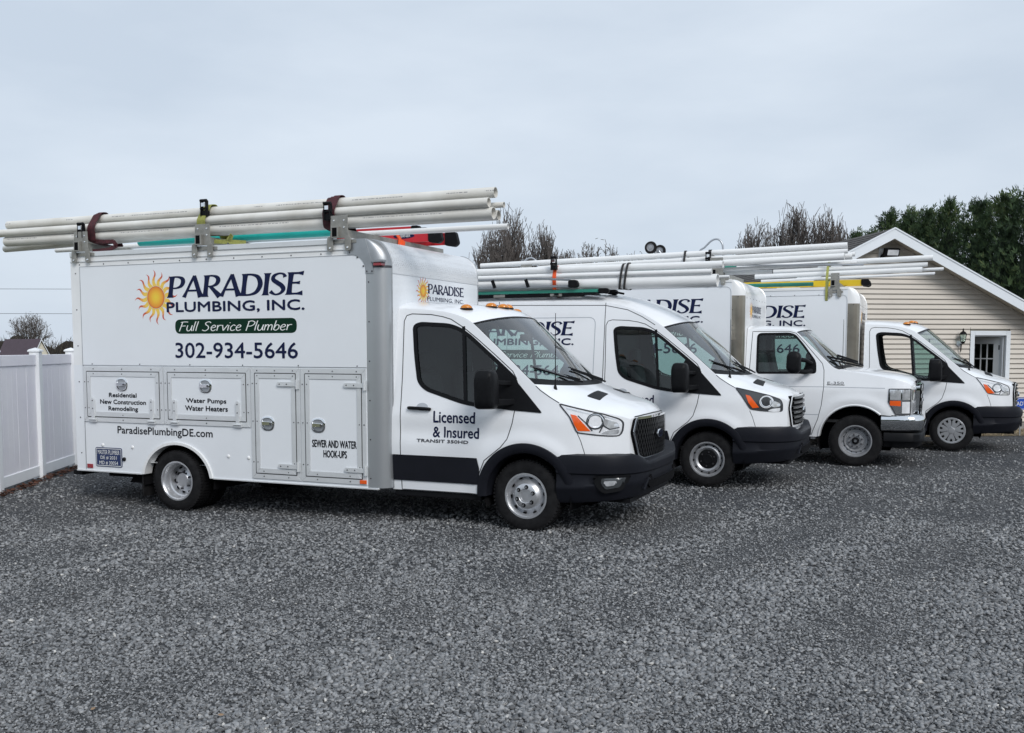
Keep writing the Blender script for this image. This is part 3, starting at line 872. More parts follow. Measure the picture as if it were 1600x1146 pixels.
def transit(root, kind, grille, lampstyle, wheels_front, medium=False, body_end=-1.47, markers=False, fog=False, window_open=False, side_glass=None):
    plan = ([-9, .2, .35, .5, .6, .7, .78, .86, .91, .935], [1, 1, .99, .965, .93, .88, .82, .72, .63, .57])
    vert = ([.3, .5, .8, 1.1, 1.25, 1.5, 2.0, 2.2, 2.35, 2.5], [.98, 1.0, 1.02, 1.012, .985, .95, .885, .855, .825, .79])
    kn = [(.935, 1.10, 1.008, 1.130, 2.4, 2.6), (.86, 1.140, .972, 1.176, 2.3, 2.6), (.70, 1.188, .875, 1.235, 2.2, 2.8),
          (.34, 1.262, .595, 1.325, 2.2, 3.0), (.085, 1.435, .365, 1.405, 2.2, 2.4), (.035, 1.480, .315, 1.425, 2.2, 2.2),
          (-.30, 1.775, -.02, 1.765, 2.2, 2.2), (-.605, 2.035, -.42, 2.125, 2.2, 2.3)]
    if not medium:
        kn += [(-.72, 2.098, -.57, 2.195, 2, 2.8), (-.92, 2.150, -.86, 2.242, 2, 3.6), (-1.2, 2.180, -1.2, 2.268, 2, 4.2), (body_end, 2.192, body_end, 2.282, 2, 4.2)]
    else:
        kn += [(-.74, 2.125, -.60, 2.225, 2, 2.6), (-.92, 2.225, -.85, 2.335, 2, 3.2), (-1.15, 2.315, -1.12, 2.435, 2, 3.6), (-1.36, 2.36, -1.36, 2.485, 2, 4), (-1.9, 2.39, -1.9, 2.525, 2, 4.2), (-3.2, 2.40, -3.2, 2.535, 2, 4.2), (body_end, 2.36, body_end, 2.50, 2, 4.2)]
    c = Cab(root, kn, plan, vert, 1.0, .335, ([.3, .6, .9, 1.1, 1.2], [.995, 1.005, 1.014, 1.010, 1.0]), arch=(ARC[0], ARC[1], .455))
    if medium: c.more_arches = [(-3.96, .355, .455)]
    if medium: hood = 4
    c.skin((5, 7), 4, DOOR, WINDOW)
    R = root
    for sd in (-1, 1):
        d = c.door[sd]
        gm = (side_glass or GLASS_S) if sd < 0 else GLASS_S
        wp = WINDOW
        # fixed quarter pane ahead of the division bar, sliding pane behind it
        div = [(-.712, 2.1), (-.628, 1.1)]
        front_poly = [p for p in wp]
        def clip(poly, keep_front):
            out = []; a, b_ = Vector(div[0]), Vector(div[1]); n = Vector((-(b_ - a).y, (b_ - a).x))
            sg = [((Vector(p) - a).dot(n)) * (1 if keep_front else -1) for p in poly]
            for i in range(len(poly)):
                j = (i + 1) % len(poly)
                if sg[i] >= 0: out.append(poly[i])
                if sg[i] * sg[j] < 0:
                    t = sg[i] / (sg[i] - sg[j]); out.append(tuple(Vector(poly[i]).lerp(Vector(poly[j]), t)))
            return out
        fa, fb = clip(wp, True), clip(wp, False)
        if np.mean([p[0] for p in fa]) < np.mean([p[0] for p in fb]): fa, fb = fb, fa
        c.patch(fa, -.010, 'front_window_pane', gm, d, sd, step=.12, depth=.004, edge=.05)
        if not (window_open):
            c.patch(fb, -.010, 'window_pane', gm, d, sd, step=.12, depth=.004, edge=.05)
        c.ribbon(wp, .040, .004, 'window_seal', BLACKP, d, sd, closed=True)
        c.ribbon([(-.706, 2.0), (-.642, 1.24)], .034, .003, 'window_divider', BLACKP, d, sd)
        c.ribbon(DOOR, .009, .0012, 'door_gap', SEAM, d, sd, closed=True)
        sail = rounded([(-.30, 1.620), (-.13, 1.488), (-.085, 1.445), (.183, 1.163), (-.10, 1.180), (-.42, 1.205), (-.40, 1.30), (-.35, 1.50)], .02, 2)
        c.patch(sail, .008, 'mirror_sail', BLACKP, R, sd, step=.06)
        # mirror
        b = MB(); prof = rounded([(-.395, 1.22), (-.40, 1.50), (-.375, 1.575), (-.215, 1.575), (-.19, 1.50), (-.185, 1.25), (-.205, 1.205), (-.37, 1.20)], .05, 3)
        rows = []
        for t, sc in ((-1.345, .55), (-1.335, .82), (-1.31, .96), (-1.27, 1.0), (-1.20, 1.0), (-1.17, .92)):
            rows.append([(-.29 + (u + .29) * sc, sd * -t, 1.39 + (v - 1.39) * sc) for u, v in prof + prof[:1]])
        b.grid(rows); m = len(prof)
        b.add(rows[0][:-1], [tuple(range(m))]); b.add(rows[-1][:-1], [tuple(range(m))])
        mi = b.build('mirror', BLACKP, R, smooth=35)
        b = MB(); b.bar((-.27, sd * 1.2, 1.455), (-.16, sd * .93, 1.44), .045, .05); b.bar((-.25, sd * 1.2, 1.27), (-.12, sd * .96, 1.26), .05, .06); b.build('mirror_arm', BLACKP, mi, bevel=.012)
        # door handle
        c.patch(round_hole((-1.12, 1.192), .065, 18, 1.0, .62), .0022, 'handle_recess_shade', MATS['handle_shade'] if 'handle_shade' in MATS else mat('handle_shade', (.45, .48, .52), .4), d, sd, step=.05, depth=.004)  # grey patch on the skin, the recess's shade put into its colour
        b = MB(); y0 = c.f(-1.14, 1.175)
        b.tube([(-1.275, sd * (y0 + .012), 1.180), (-1.262, sd * (y0 + .022), 1.180), (-1.15, sd * (y0 + .03), 1.178), (-1.03, sd * (y0 + .022), 1.172), (-1.017, sd * (y0 + .010), 1.172)], [.013, .0175, .0175, .0175, .013], 10)
        b.build('door_handle', BLACKP, d, smooth=40)
        # fuel of the dark lower band, white sill under it, step
        if not medium: xs_ = [(-1.455, -.475)]
        else: xs_ = [(-3.46, -.475), (body_end + .02, -4.46)]
        for xa, xb in xs_:
            c.patch([(xa, .436), (xb, .436), (xb, .60), (xb - .03, .70), (xa, .70)] if xb > -1 else [(xa, .436), (xb, .436), (xb, .70), (xa, .70)], .010, 'side_cladding', CLAD, R, sd, step=.07)
            b = MB(); b.box(xa, xb, sd * .97 if sd > 0 else -.97, sd * .80, .27, .333); b.build('rocker_step', BLACKP, R, bevel=.01)
        # arch trim
        for aa in [(ARC[0], ARC[1])] + ([(-3.96, .355)] if medium else []):
            rows = []
            for k in range(33):
                a = math.pi * (.085 + .935 * k / 32)
                P = lambda r: (aa[0] + r * math.cos(a), max(.3, aa[1] + r * math.sin(a)))
                row = []
                for r, o in ((.405, -.14), (.418, .016), (.43, .026), (.475, .030), (.512, .020), (.516, -.004)):
                    u, v = P(r); row.append((u, sd * (c.f(u, v) + o), v))
                rows.append(row)
            MB().grid(rows).build('wheel_arch_trim', CLAD, R, smooth=35)
        wheel_well(c, (ARC[0], ARC[1]), .455, sd, y_out=.985)
        # head lamp
        HL = [(.345, 1.255), (.55, 1.207), (.75, 1.158), (.862, 1.110), (.892, 1.073), (.888, .990), (.868, .945), (.80, .948), (.70, .960), (.525, .984), (.455, 1.130)]
        if grille == 'bars': HL = [(.345, 1.268), (.55, 1.222), (.74, 1.172), (.862, 1.116), (.885, 1.06), (.886, .965), (.78, .968), (.66, .98), (.535, 1.000), (.43, 1.16)]
        HL = rounded(HL, .02, 2)
        hl = c.patch(HL, .004, 'headlight', LAMPW if lampstyle == 'bright' else LAMPD, R, sd, step=.03, depth=.012, edge=.02)
        c.ribbon(HL, .012, .006, 'headlight_gasket', SEAM, hl, sd, closed=True, step=.02)
        c.patch([(.462, 1.158), (.515, 1.146), (.645, .998), (.535, 1.000), (.50, 1.06)] if lampstyle == 'bright' else [(.472, 1.180), (.526, 1.165), (.634, 1.022), (.560, 1.012), (.51, 1.08)], .009, 'turn_signal', ORANGE, hl, sd, step=.03, depth=.006, edge=.03)
        lc = (.685, 1.092) if lampstyle == 'bright' else (.715, 1.09)
        S = lambda u, v, o: c.S3(u, v, o, sd)
        b = MB(); n = 24
        for (r0, o0), (r1, o1) in zip([(.070, .006), (.064, .012), (.056, .010), (.050, -.012), (.022, -.02)], [(.064, .012), (.056, .010), (.050, -.012), (.022, -.02), (.0005, -.006)]):
            vs = [S(lc[0] + r0 * math.cos(2 * math.pi * k / n), lc[1] + r0 * math.sin(2 * math.pi * k / n), o0) for k in range(n)] + [S(lc[0] + r1 * math.cos(2 * math.pi * k / n), lc[1] + r1 * math.sin(2 * math.pi * k / n), o1) for k in range(n)]
            b.add(vs, [(k, (k + 1) % n, (k + 1) % n + n, k + n) for k in range(n)])
        b.build('lamp_bowl', CHROME, hl, smooth=40)
        c.ribbon(round_hole(lc, .074, 24), .010, .0075, 'lamp_ring', LAMPD if lampstyle == 'bright' else LAMPW, hl, sd, closed=True, step=.012)
        lc2 = (.81, 1.065)
        c.patch(rounded([(.75, 1.118), (.855, 1.075), (.868, 1.03), (.80, 1.015), (.755, 1.05)], .02, 3), .010, 'inner_lamp', LAMP, hl, sd, step=.03, depth=.008, edge=.03)
        c.patch(rounded([(.77, 1.0), (.865, 1.01), (.86, .962), (.80, .962), (.73, .972)], .012, 2), .009, 'lamp_strip', LAMP if lampstyle == 'bright' else LAMPW, hl, sd, step=.03, depth=.006, edge=.03)
        if lampstyle == 'bright':
            c.ribbon([(.42, 1.215), (.56, 1.180), (.74, 1.140), (.84, 1.105)], .012, .007, 'lamp_trim', LAMP, hl, sd)
            c.ribbon([(.53, 1.145), (.60, 1.08), (.66, 1.0)], .010, .008, 'lamp_trim', LAMPD, hl, sd)
            c.ribbon([(.735, 1.13), (.748, 1.05), (.72, .985)], .010, .0085, 'lamp_trim', LAMPD, hl, sd, step=.015)
            c.ribbon([(.75, 1.052), (.80, 1.012), (.868, 1.026)], .009, .0115, 'lamp_trim', LAMPD, hl, sd, step=.015)
        # shut lines on the wing
        c.ribbon([(.345, 1.262), (.25, 1.315), (.15, 1.378), (.10, 1.42)], .008, .0012, 'hood_gap', SEAM, R, sd)
        c.ribbon([(.525, .982), (.56, .90), (.59, .80), (.60, .76)], .006, .001, 'wing_gap', SEAM, R, sd)
    # bumper
    def zf(x, y, z):
        z2 = z
        if z > .70: z2 = z - .075 * max(0, min(1, (.72 - abs(y)) / .18))
        if z < .5: z2 = z + .06 * max(0, min(1, (x - .4) / .7))
        return z2
    c.bumper(.33, 1.135, 1.025, 3.4, [(.775, .16), (.782, .05), (.770, .008), (.745, 0), (.66, .0), (.60, .004), (.585, .020), (.50, .022), (.46, .010), (.43, .014), (.40, .035), (.335, .05), (.30, .075), (.295, .30)], 'bumper', CLAD, zf)
    bump = [o for o in R.children if o.name.startswith('bumper')][-1]
    def bs(ph, z, off):   # point on the bumper face
        x, y = c.bump_P(ph, z, .014 if z < .56 else .0); e = 1e-3
        x2, y2 = c.bump_P(ph + e, z, .014); nx, ny = -(y2 - y), (x2 - x); L = math.hypot(nx, ny) or 1
        if nx * 1 + ny * (-1 if y < 0 else 1) < 0: nx, ny = -nx, -ny
        return (x + nx / L * off, y + ny / L * off, zf(x, y, z))
    def bump_patch(poly, off, name, m, depth, parent=bump):
        P = dens(poly, .04); vs, fs = fill(P, .05); n = len(P); k = len(vs)
        b = MB(); b.add([bs(u, v, off) for u, v in vs] + [bs(u, v, off - depth) for u, v in vs[:n]], fs + [(i, (i + 1) % n, k + (i + 1) % n, k + i) for i in range(n)])
        return b.build(name, m, parent, smooth=40)
    for mir in (False, True):
        mm = (lambda p: [(math.pi - u, v) for u, v in p][::-1]) if mir else (lambda p: p)
        if fog:
            bump_patch(mm(rounded([(.28, .585), (.84, .592), (.80, .50), (.70, .395), (.40, .38), (.29, .46)], .05, 3)), .012, 'fog_bezel', BLACKP, .03)
            fl = bump_patch(mm(rounded([(.37, .560), (.74, .565), (.71, .50), (.65, .432), (.43, .42), (.37, .48)], .03, 3)), .020, 'fog_light', LAMPD, .02)
            bump_patch(mm(rounded([(.40, .535), (.60, .538), (.57, .455), (.43, .450)], .03, 3)), .026, 'fog_lens', LAMP, .01, fl)
    bump_patch(rounded([(1.22, .43), (1.32, .50), (math.pi - 1.32, .50), (math.pi - 1.22, .43), (math.pi - 1.3, .36), (1.3, .36)], .03, 2), .008, 'lower_intake', HOLE, .02)
    bump_patch(rounded([(1.12, .375), (1.27, .515), (1.30, .515), (1.16, .36)], .01, 2), .014, 'intake_rib', CLAD, .02)
    b = MB(); b.box(.4, .98, -.72, .72, .30, .34); b.build('splash_shield', BLACKP, R)
    # grille
    FS = c.front
    if grille == 'hex':
        G = rounded([(-.545, 1.105), (.545, 1.105), (.60, .965), (.50, .735), (.40, .700), (-.40, .700), (-.50, .735), (-.60, .965)], .035, 3)
        g = c.patch(G, .030, 'grille', HOLE, R, step=.06, depth=.06, surf=FS)
        c.ribbon(G, .024, .040, 'grille_surround', CHROME, g, closed=True, surf=FS)
        b = MB(); Gi = offset_poly(G, -.012)
        def strip(pts, w):
            run = []
            def flush():
                if len(run) > 1:
                    vs = []
                    for i, p in enumerate(run):
                        a = Vector(run[max(i - 1, 0)]); d = Vector(run[min(i + 1, len(run) - 1)]) - a; d.normalize(); n = Vector((-d.y, d.x)) * w / 2
                        vs += [FS(p[0] + n.x, p[1] + n.y, .041), FS(p[0] - n.x, p[1] - n.y, .041)]
                    b.add(vs, [(2 * i, 2 * i + 1, 2 * i + 3, 2 * i + 2) for i in range(len(run) - 1)])
            for p in pts:
                if inside(p, Gi): run.append(p)
                else: flush(); run = []
            flush()
        for k in range(-30, 31):
            strip([(k * .058 + t * .6, .68 + t) for t in np.linspace(0, .44, 24)], .012)
            strip([(k * .058 - t * .6, .68 + t) for t in np.linspace(0, .44, 24)], .012)
        b.build('grille_mesh', MATS.get('grille_black') or mat('grille_black', (.012, .012, .013), .3, coat=.15, spec=.3), g)
        bc, bo = (0.0, .925), .055
    else:
        G = rounded([(-.52, 1.150), (.52, 1.150), (.585, 1.0), (.50, .765), (-.50, .765), (-.585, 1.0)], .03, 3)
        g = c.patch(G, .022, 'grille', HOLE, R, step=.06, depth=.05, surf=FS)
        c.ribbon(G, .026, .030, 'grille_surround', LAMPW, g, closed=True, surf=FS)
        for k in range(6):
            z = .815 + k * .062; w = (.53 - abs(z - 1.0) * .28)
            bb = MB(); rows = []
            for dz, o in ((-.019, .022), (-.012, .046), (.012, .046), (.019, .022)):
                rows.append([FS(y, z + dz, o) for y in np.linspace(-w, w, 21)])
            bb.grid(rows).build('grille_bar', MATS.get('bar_grey') or mat('bar_grey', (.13, .135, .14), .3, .5), g, smooth=50)
        bc, bo = (0.0, .955), .052
    vs = []; b = MB()
    for r, o in ((1.0, 0), (1.0, .012), (.9, .018)): vs.append([FS(bc[0] + .105 * r * math.cos(2 * math.pi * k / 28), bc[1] + .043 * r * math.sin(2 * math.pi * k / 28), bo + o) for k in range(29)])
    b.grid(vs); bd = b.build('badge', CHROME, g, smooth=40)
    b = MB(); b.add([FS(bc[0] + .094 * math.cos(2 * math.pi * k / 28), bc[1] + .038 * math.sin(2 * math.pi * k / 28), bo + .0185) for k in range(28)], [tuple(range(28))]); b.build('badge_face', MATS.get('badge_dark') or mat('badge_dark', (.02, .025, .05), .15, .3, coat=.6), bd)
    put_layers([stroke([(.02, .1), (.2, .9), (.45, .95)], .1), stroke([(.1, .5), (.38, .52)], .09), stroke([(.5, .2), (.44, .5), (.55, .6), (.6, .3), (.5, .2)], .07), stroke([(.66, .6), (.68, .2)], .07), stroke([(.66, .5), (.78, .6)], .06), stroke([(.98, 1), (.92, .2), (.82, .3), (.88, .6), (.95, .5)], .07)], (-.06, bc[1] - .02, .06, bc[1] + .02), lambda u, v, o: FS(u, v, bo + .019 + o), 'badge_script', CHROME, bd)
    # hood: vents, creases' ends, front gap
    for y in (-.42, .42):
        S = lambda u, v, o: c.top(u, v, o)
        c.patch(rounded([(.50, y - .19), (.50, y + .16), (.60, y + .19), (.63, y - .18)], .015, 2), .004, 'hood_vent', BLACKP, R, step=.08, depth=.01, surf=S)
    c.ribbon([(.99, y) for y in ()] or [(-.52, 1.118), (-.3, 1.128), (0, 1.132), (.3, 1.128), (.52, 1.118)], .010, .004, 'hood_front_gap', SEAM, R, surf=FS)
    # wipers and aerial
    for (a, b_) in (((.34, -.28), (.16, -.80)), ((.36, .42), (.33, -.20))):
        w = MB(); pa = Vector(c.top(a[0], a[1], .03)); pb = Vector(c.topT(5.35, b_[1] / .95, .02))
        w.bar(pa, pb, .014, .016); w.bar(pa + Vector((-.05, .06, .02)), pb + Vector((-.04, .02, .015)), .012, .022)
        w.build('wiper', BLACKP, R)
    w = MB(); p = Vector(c.top(.24, -.80, 0)) + Vector((0, 0, -.01)); w.tube([p, p + Vector((0, 0, .05))], [.022, .010], 8); w.tube([p + Vector((0, 0, .05)), p + Vector((.0, 0, .26)), p + Vector((-.0, 0, .74))], [.0055, .0045, .003], 6)
    w.build('antenna', BLACKP, R)
    # inner mirror
    w = MB(); w.box(-.42, -.39, -.12, .12, 1.86, 1.93); w.build('rear_view_mirror', BLACKP, R, bevel=.01)
    if markers:
        for y in (-.66, -.22, 0, .22, .66):
            p = Vector(c.top(-.665 - .18 * abs(y), y)); b = MB()
            b.sphere((p.x, p.y, p.z + .010), .040, 14, 8, (1.55, 1.45, 1.0)); ml = b.build('marker_light', AMBER, R, smooth=60)
            b = MB(); b.sphere((p.x + .0, p.y, p.z), .042, 12, 6, (1.75, 1.6, .42)); b.build('marker_base', BLACKP, ml, smooth=60)
    for sd in (-1, 1): wheel(R, (0, sd * .862, .345), .352, .205, .215, wheels_front, sd, steer=rad(-3) if kind == 'box' else 0)
    cab_interior(R)
    # underside
    b = MB(); b.box(body_end + .1, .8, -.5, .5, .34, .42); b.box(-.06, .06, -.8, .8, .28, .40); b.build('chassis', WELL, R)
    return c

def econoline(root):
    plan = ([-9, .35, .55, .68, .74, .76], [1, 1, .985, .95, .915, .89])
    vert = ([.35, .45, .6, .8, 1.0, 1.17, 1.26, 1.4, 1.75, 2.0, 2.2], [.93, .95, .985, 1.0, 1.005, 1.0, .98, .955, .895, .845, .80])
    kn = [(.76, 1.235, .835, 1.285, 3, 3.5), (.71, 1.278, .79, 1.345, 3, 3.5), (.50, 1.335, .56, 1.405, 2.4, 3.5), (.10, 1.405, .15, 1.458, 2.2, 3.5), (-.26, 1.458, -.10, 1.490, 2.2, 3),
          (-.335, 1.482, -.19, 1.500, 2.2, 2.4), (-.61, 1.755, -.49, 1.79, 2.2, 2.4), (-.905, 2.040, -.79, 2.085, 2.2, 2.5), (-1.0, 2.075, -.93, 2.128, 2, 3.2), (-1.3, 2.085, -1.3, 2.145, 2, 4.5), (-1.66, 2.088, -1.66, 2.15, 2, 4.5)]
    c = Cab(root, kn, plan, vert, .99, .43, ([.3, .8, 1.0, 1.2, 1.3], [.80, .82, .83, .835, .83]), pf=3.4, arch=(-.01, .40, .535), flare=.014, sgx=.02, sgz=.035, scoop=False)
    c.low_cut = .785; c.cut_x = .385
    W = rounded([(-1.490, 2.006), (-1.02, 2.012), (-.93, 1.985), (-.80, 1.835), (-.612, 1.575), (-.605, 1.412), (-1.482, 1.400)], [.06, .06, .06, .1, .05, .03, .05], 4)
    D = [(-1.60, .46), (-1.60, 1.4), (-1.575, 2.045), (-1.02, 2.045), (-.915, 2.015), (-.78, 1.87), (-.505, 1.55), (-.478, 1.45), (-.472, 1.2), (-.50, .92), (-.55, .70), (-.62, .52), (-.64, .46)]
    c.skin((5, 7), 4, D, W)
    R = root
    for sd in (-1, 1):
        d = c.door[sd]
        fa = [p for p in W]
        c.patch(W, -.010, 'window_pane', GLASS_S, d, sd, step=.12, depth=.004, edge=.05)
        c.ribbon(W, .032, .003, 'window_seal', BLACKP, d, sd, closed=True)
        c.ribbon(D, .009, .0012, 'door_gap', SEAM, d, sd, closed=True)
        c.ribbon([(-1.58, 1.192), (-.48, 1.197)], .010, .0012, 'press_crease_shade', PRESS_SHADE, d, sd)
        c.ribbon([(-.47, 1.197), (.40, 1.188)], .010, .0012, 'press_crease_shade', PRESS_SHADE, R, sd)
        c.ribbon([(-1.60, .775), (-.53, .772)], .010, .0012, 'press_crease_shade', PRESS_SHADE, d, sd)
        sail = rounded([(-.80, 1.84), (-.61, 1.575), (-.60, 1.41), (-.86, 1.405), (-.86, 1.5)], .03, 2)
        c.patch(rounded([(-.66, 1.64), (-.605, 1.56), (-.60, 1.405), (-.80, 1.405), (-.76, 1.52)], .02, 2), .010, 'mirror_sail', BLACKP, R, sd, step=.06)
        b = MB(); prof = rounded([(-1.0, 1.47), (-.99, 1.69), (-.93, 1.74), (-.83, 1.735), (-.785, 1.68), (-.785, 1.45), (-.83, 1.395), (-.95, 1.40)], .05, 3); rows = []
        for t, sc in ((1.34, .5), (1.33, .8), (1.305, .96), (1.27, 1.0), (1.20, 1.0), (1.17, .92)):
            rows.append([(-.89 + (u + .89) * sc, sd * t, 1.56 + (v - 1.56) * sc) for u, v in prof + prof[:1]])
        b.grid(rows); b.add(rows[0][:-1], [tuple(range(len(prof)))]); b.add(rows[-1][:-1], [tuple(range(len(prof)))])
        mi = b.build('mirror', BLACKP, R, smooth=35)
        b = MB(); b.tube([(-.86, sd * 1.2, 1.62), (-.74, sd * 1.10, 1.60), (-.66, sd * .97, 1.55)], .032, 8); b.tube([(-.86, sd * 1.2, 1.44), (-.74, sd * 1.10, 1.42), (-.66, sd * .98, 1.44)], .036, 8); b.build('mirror_arm', BLACKP, mi, smooth=50)
        b = MB(); b.box(-1.52, -1.36, sd * 1.0, sd * 1.03, 1.27, 1.31); b.build('door_handle', BLACKP, d, bevel=.008)
        # arch lip
        rows = []
        for k in range(29):
            a = math.pi * (.265 + .735 * k / 28); row = []
            for r, o in ((.505, -.10), (.515, .008), (.528, .014), (.545, .004)):
                u = -.01 + r * math.cos(a); v = max(.44, .40 + r * math.sin(a)); row.append((u, sd * (c.f(u, v) + o), v))
            rows.append(row)
        MB().grid(rows).build('wheel_arch_lip', PAINT, R, smooth=40)
        wheel_well(c, (-.01, .40), .535, sd, y_out=.96, depth=.40)
        # lamp wrapping round the corner: side piece and front piece
        HS = [(.462, 1.178), (.756, 1.178), (.756, .800), (.56, .800), (.455, .99)]
        h = c.patch(HS, .006, 'headlight', CHROME, R, sd, step=.04, depth=.02)
        c.ribbon(HS, .016, .010, 'headlight_gasket', SEAM, h, sd, closed=True)
        c.patch([(.475, 1.005), (.625, 1.005), (.625, .925), (.475, .935)], .014, 'turn_signal', ORANGE, h, sd, step=.05, depth=.01)
        c.patch([(.475, 1.16), (.625, 1.16), (.625, 1.02), (.475, 1.02)], .012, 'marker_lens', LAMP, h, sd, step=.05, depth=.01)
        c.patch([(.645, 1.165), (.75, 1.165), (.75, 1.02), (.645, 1.02)], .016, 'lamp_bowl', LAMP, h, sd, step=.04, depth=.012)
        c.patch([(.645, .99), (.75, .99), (.75, .82), (.645, .82)], .012, 'lamp_bowl', LAMPW, h, sd, step=.04, depth=.012)
        ys = (.55, .885)
        P = [(sd * ys[0], 1.178), (sd * ys[1], 1.178), (sd * ys[1], .80), (sd * ys[0], .80)]
        c.patch(P, .010, 'lamp_face', LAMP, h, step=.05, depth=.02, surf=c.front)
        for z0, z1 in ((1.02, 1.165), (.82, .985)):
            c.patch([(sd * .58, z1), (sd * .86, z1), (sd * .86, z0), (sd * .58, z0)], .018, 'lamp_bowl', CHROME if z0 > 1 else LAMP, h, step=.05, depth=.012, surf=c.front)
    FS = c.front
    G = rounded([(-.54, 1.235), (.54, 1.235), (.54, .79), (-.54, .79)], .03, 3)
    g = c.patch(G, .060, 'grille', CHROME, R, step=.08, depth=.075, surf=FS)
    c.patch(offset_poly(G, -.05), .063, 'grille_opening', HOLE, g, step=.08, depth=.01, surf=FS)
    c.ribbon(offset_poly(G, -.028), .05, .085, 'grille_surround', CHROME, g, closed=True, surf=FS)
    for z in (.90, 1.01, 1.12):
        MB().grid([[FS(y, z + dz, o) for y in np.linspace(-.52, .52, 15)] for dz, o in ((-.03, .055), (-.022, .092), (.022, .092), (.03, .05))]).build('grille_bar', CHROME, g, smooth=40)
    for y in (-.27, .27):
        MB().grid([[FS(y + dy, z, o) for z in (.80, 1.0, 1.22)] for dy, o in ((-.03, .055), (-.022, .095), (.022, .095), (.03, .05))]).build('grille_bar', CHROME, g, smooth=40)
    MB().grid([[FS(y, 1.265 + dz, o) for y in np.linspace(-.60, .60, 15)] for dz, o in ((-.012, .01), (.0, .055), (.02, .06), (.03, .0))]).build('hood_lip', BLACKP, R, smooth=40)
    b = MB(); b.grid([[FS(.12 * r * math.cos(2 * math.pi * k / 24), 1.01 + .05 * r * math.sin(2 * math.pi * k / 24), .085 + o) for k in range(25)] for r, o in ((1, 0), (1, .014), (.85, .02), (.02, .021))]); b.build('badge', CHROME, g, smooth=40)
    zf = lambda x, y, z: z
    c.bumper(.36, .985, 1.0, 5, [(.80, .14), (.797, .075), (.792, .046), (.780, .026), (.760, .010), (.725, 0), (.68, .003), (.645, .010), (.61, .022), (.58, .036), (.555, .052), (.54, .075), (.535, .12)], 'bumper', CHROME, zf)
    c.bumper(.40, .97, .965, 5, [(.53, .10), (.525, .015), (.50, .0), (.40, .004), (.37, .03), (.315, .045), (.30, .10), (.30, .3)], 'lower_valance', BLACKP, zf)
    b = MB(); b.box(.35, .86, -.7, .7, .56, .80); b.build('bumper_backing', WELL, R)
    b = MB(); b.box(-1.66, -.58, -.93, -.80, .39, .43); b.box(-1.66, -.58, .80, .93, .39, .43); b.build('rocker_step', ALUG, R, bevel=.008)
    for (a, b_) in (((-.02, -.30), (-.22, -.80)), ((-.0, .45), (-.08, -.15))):
        w = MB(); pa = Vector(c.top(a[0], a[1], .03)); pb = Vector(c.topT(5.35, b_[1] / .93, .02)); w.bar(pa, pb, .018, .022); w.bar(pa + Vector((-.08, -.05, .06)), pb + Vector((-.06, .05, .05)), .014, .03); w.build('wiper', BLACKP, R)
    w = MB(); p = Vector(c.top(-.22, -.82, -.01)); w.tube([p, p + Vector((0, 0, .04))], [.022, .010], 8); w.tube([p + Vector((0, 0, .03)), p + Vector((0, 0, .76))], [.005, .003], 6); w.build('antenna', BLACKP, R)
    b = MB(); y = c.f(-.3, 1.25) + .003
    b.box(-.430, -.172, -y - .003, -y + .01, 1.222, 1.234); o = b.build('model_badge', LAMPD, R)
    put_text('E-350', (-.42, 1.240, -.185, 1.278), lambda u, v, off: (u, -c.f(u, v) - off - .002, v), 'badge_lettering', DARKCHROME, o)
    for sd in (-1, 1): wheel(R, (0, sd * .845, .383), .388, .235, .232, 'steel', sd)
    cab_interior(R, floor_z=.95, back=-1.60, seat_x=-1.15, half=.80, dash_x=-.32, beltz=1.42, wheel_c=(-.66, .42, 1.46))
    b = MB(); b.box(-1.6, .7, -.45, .45, .36, .46); b.box(-.06, .06, -.8, .8, .32, .44); b.build('chassis', WELL, R)
    return c

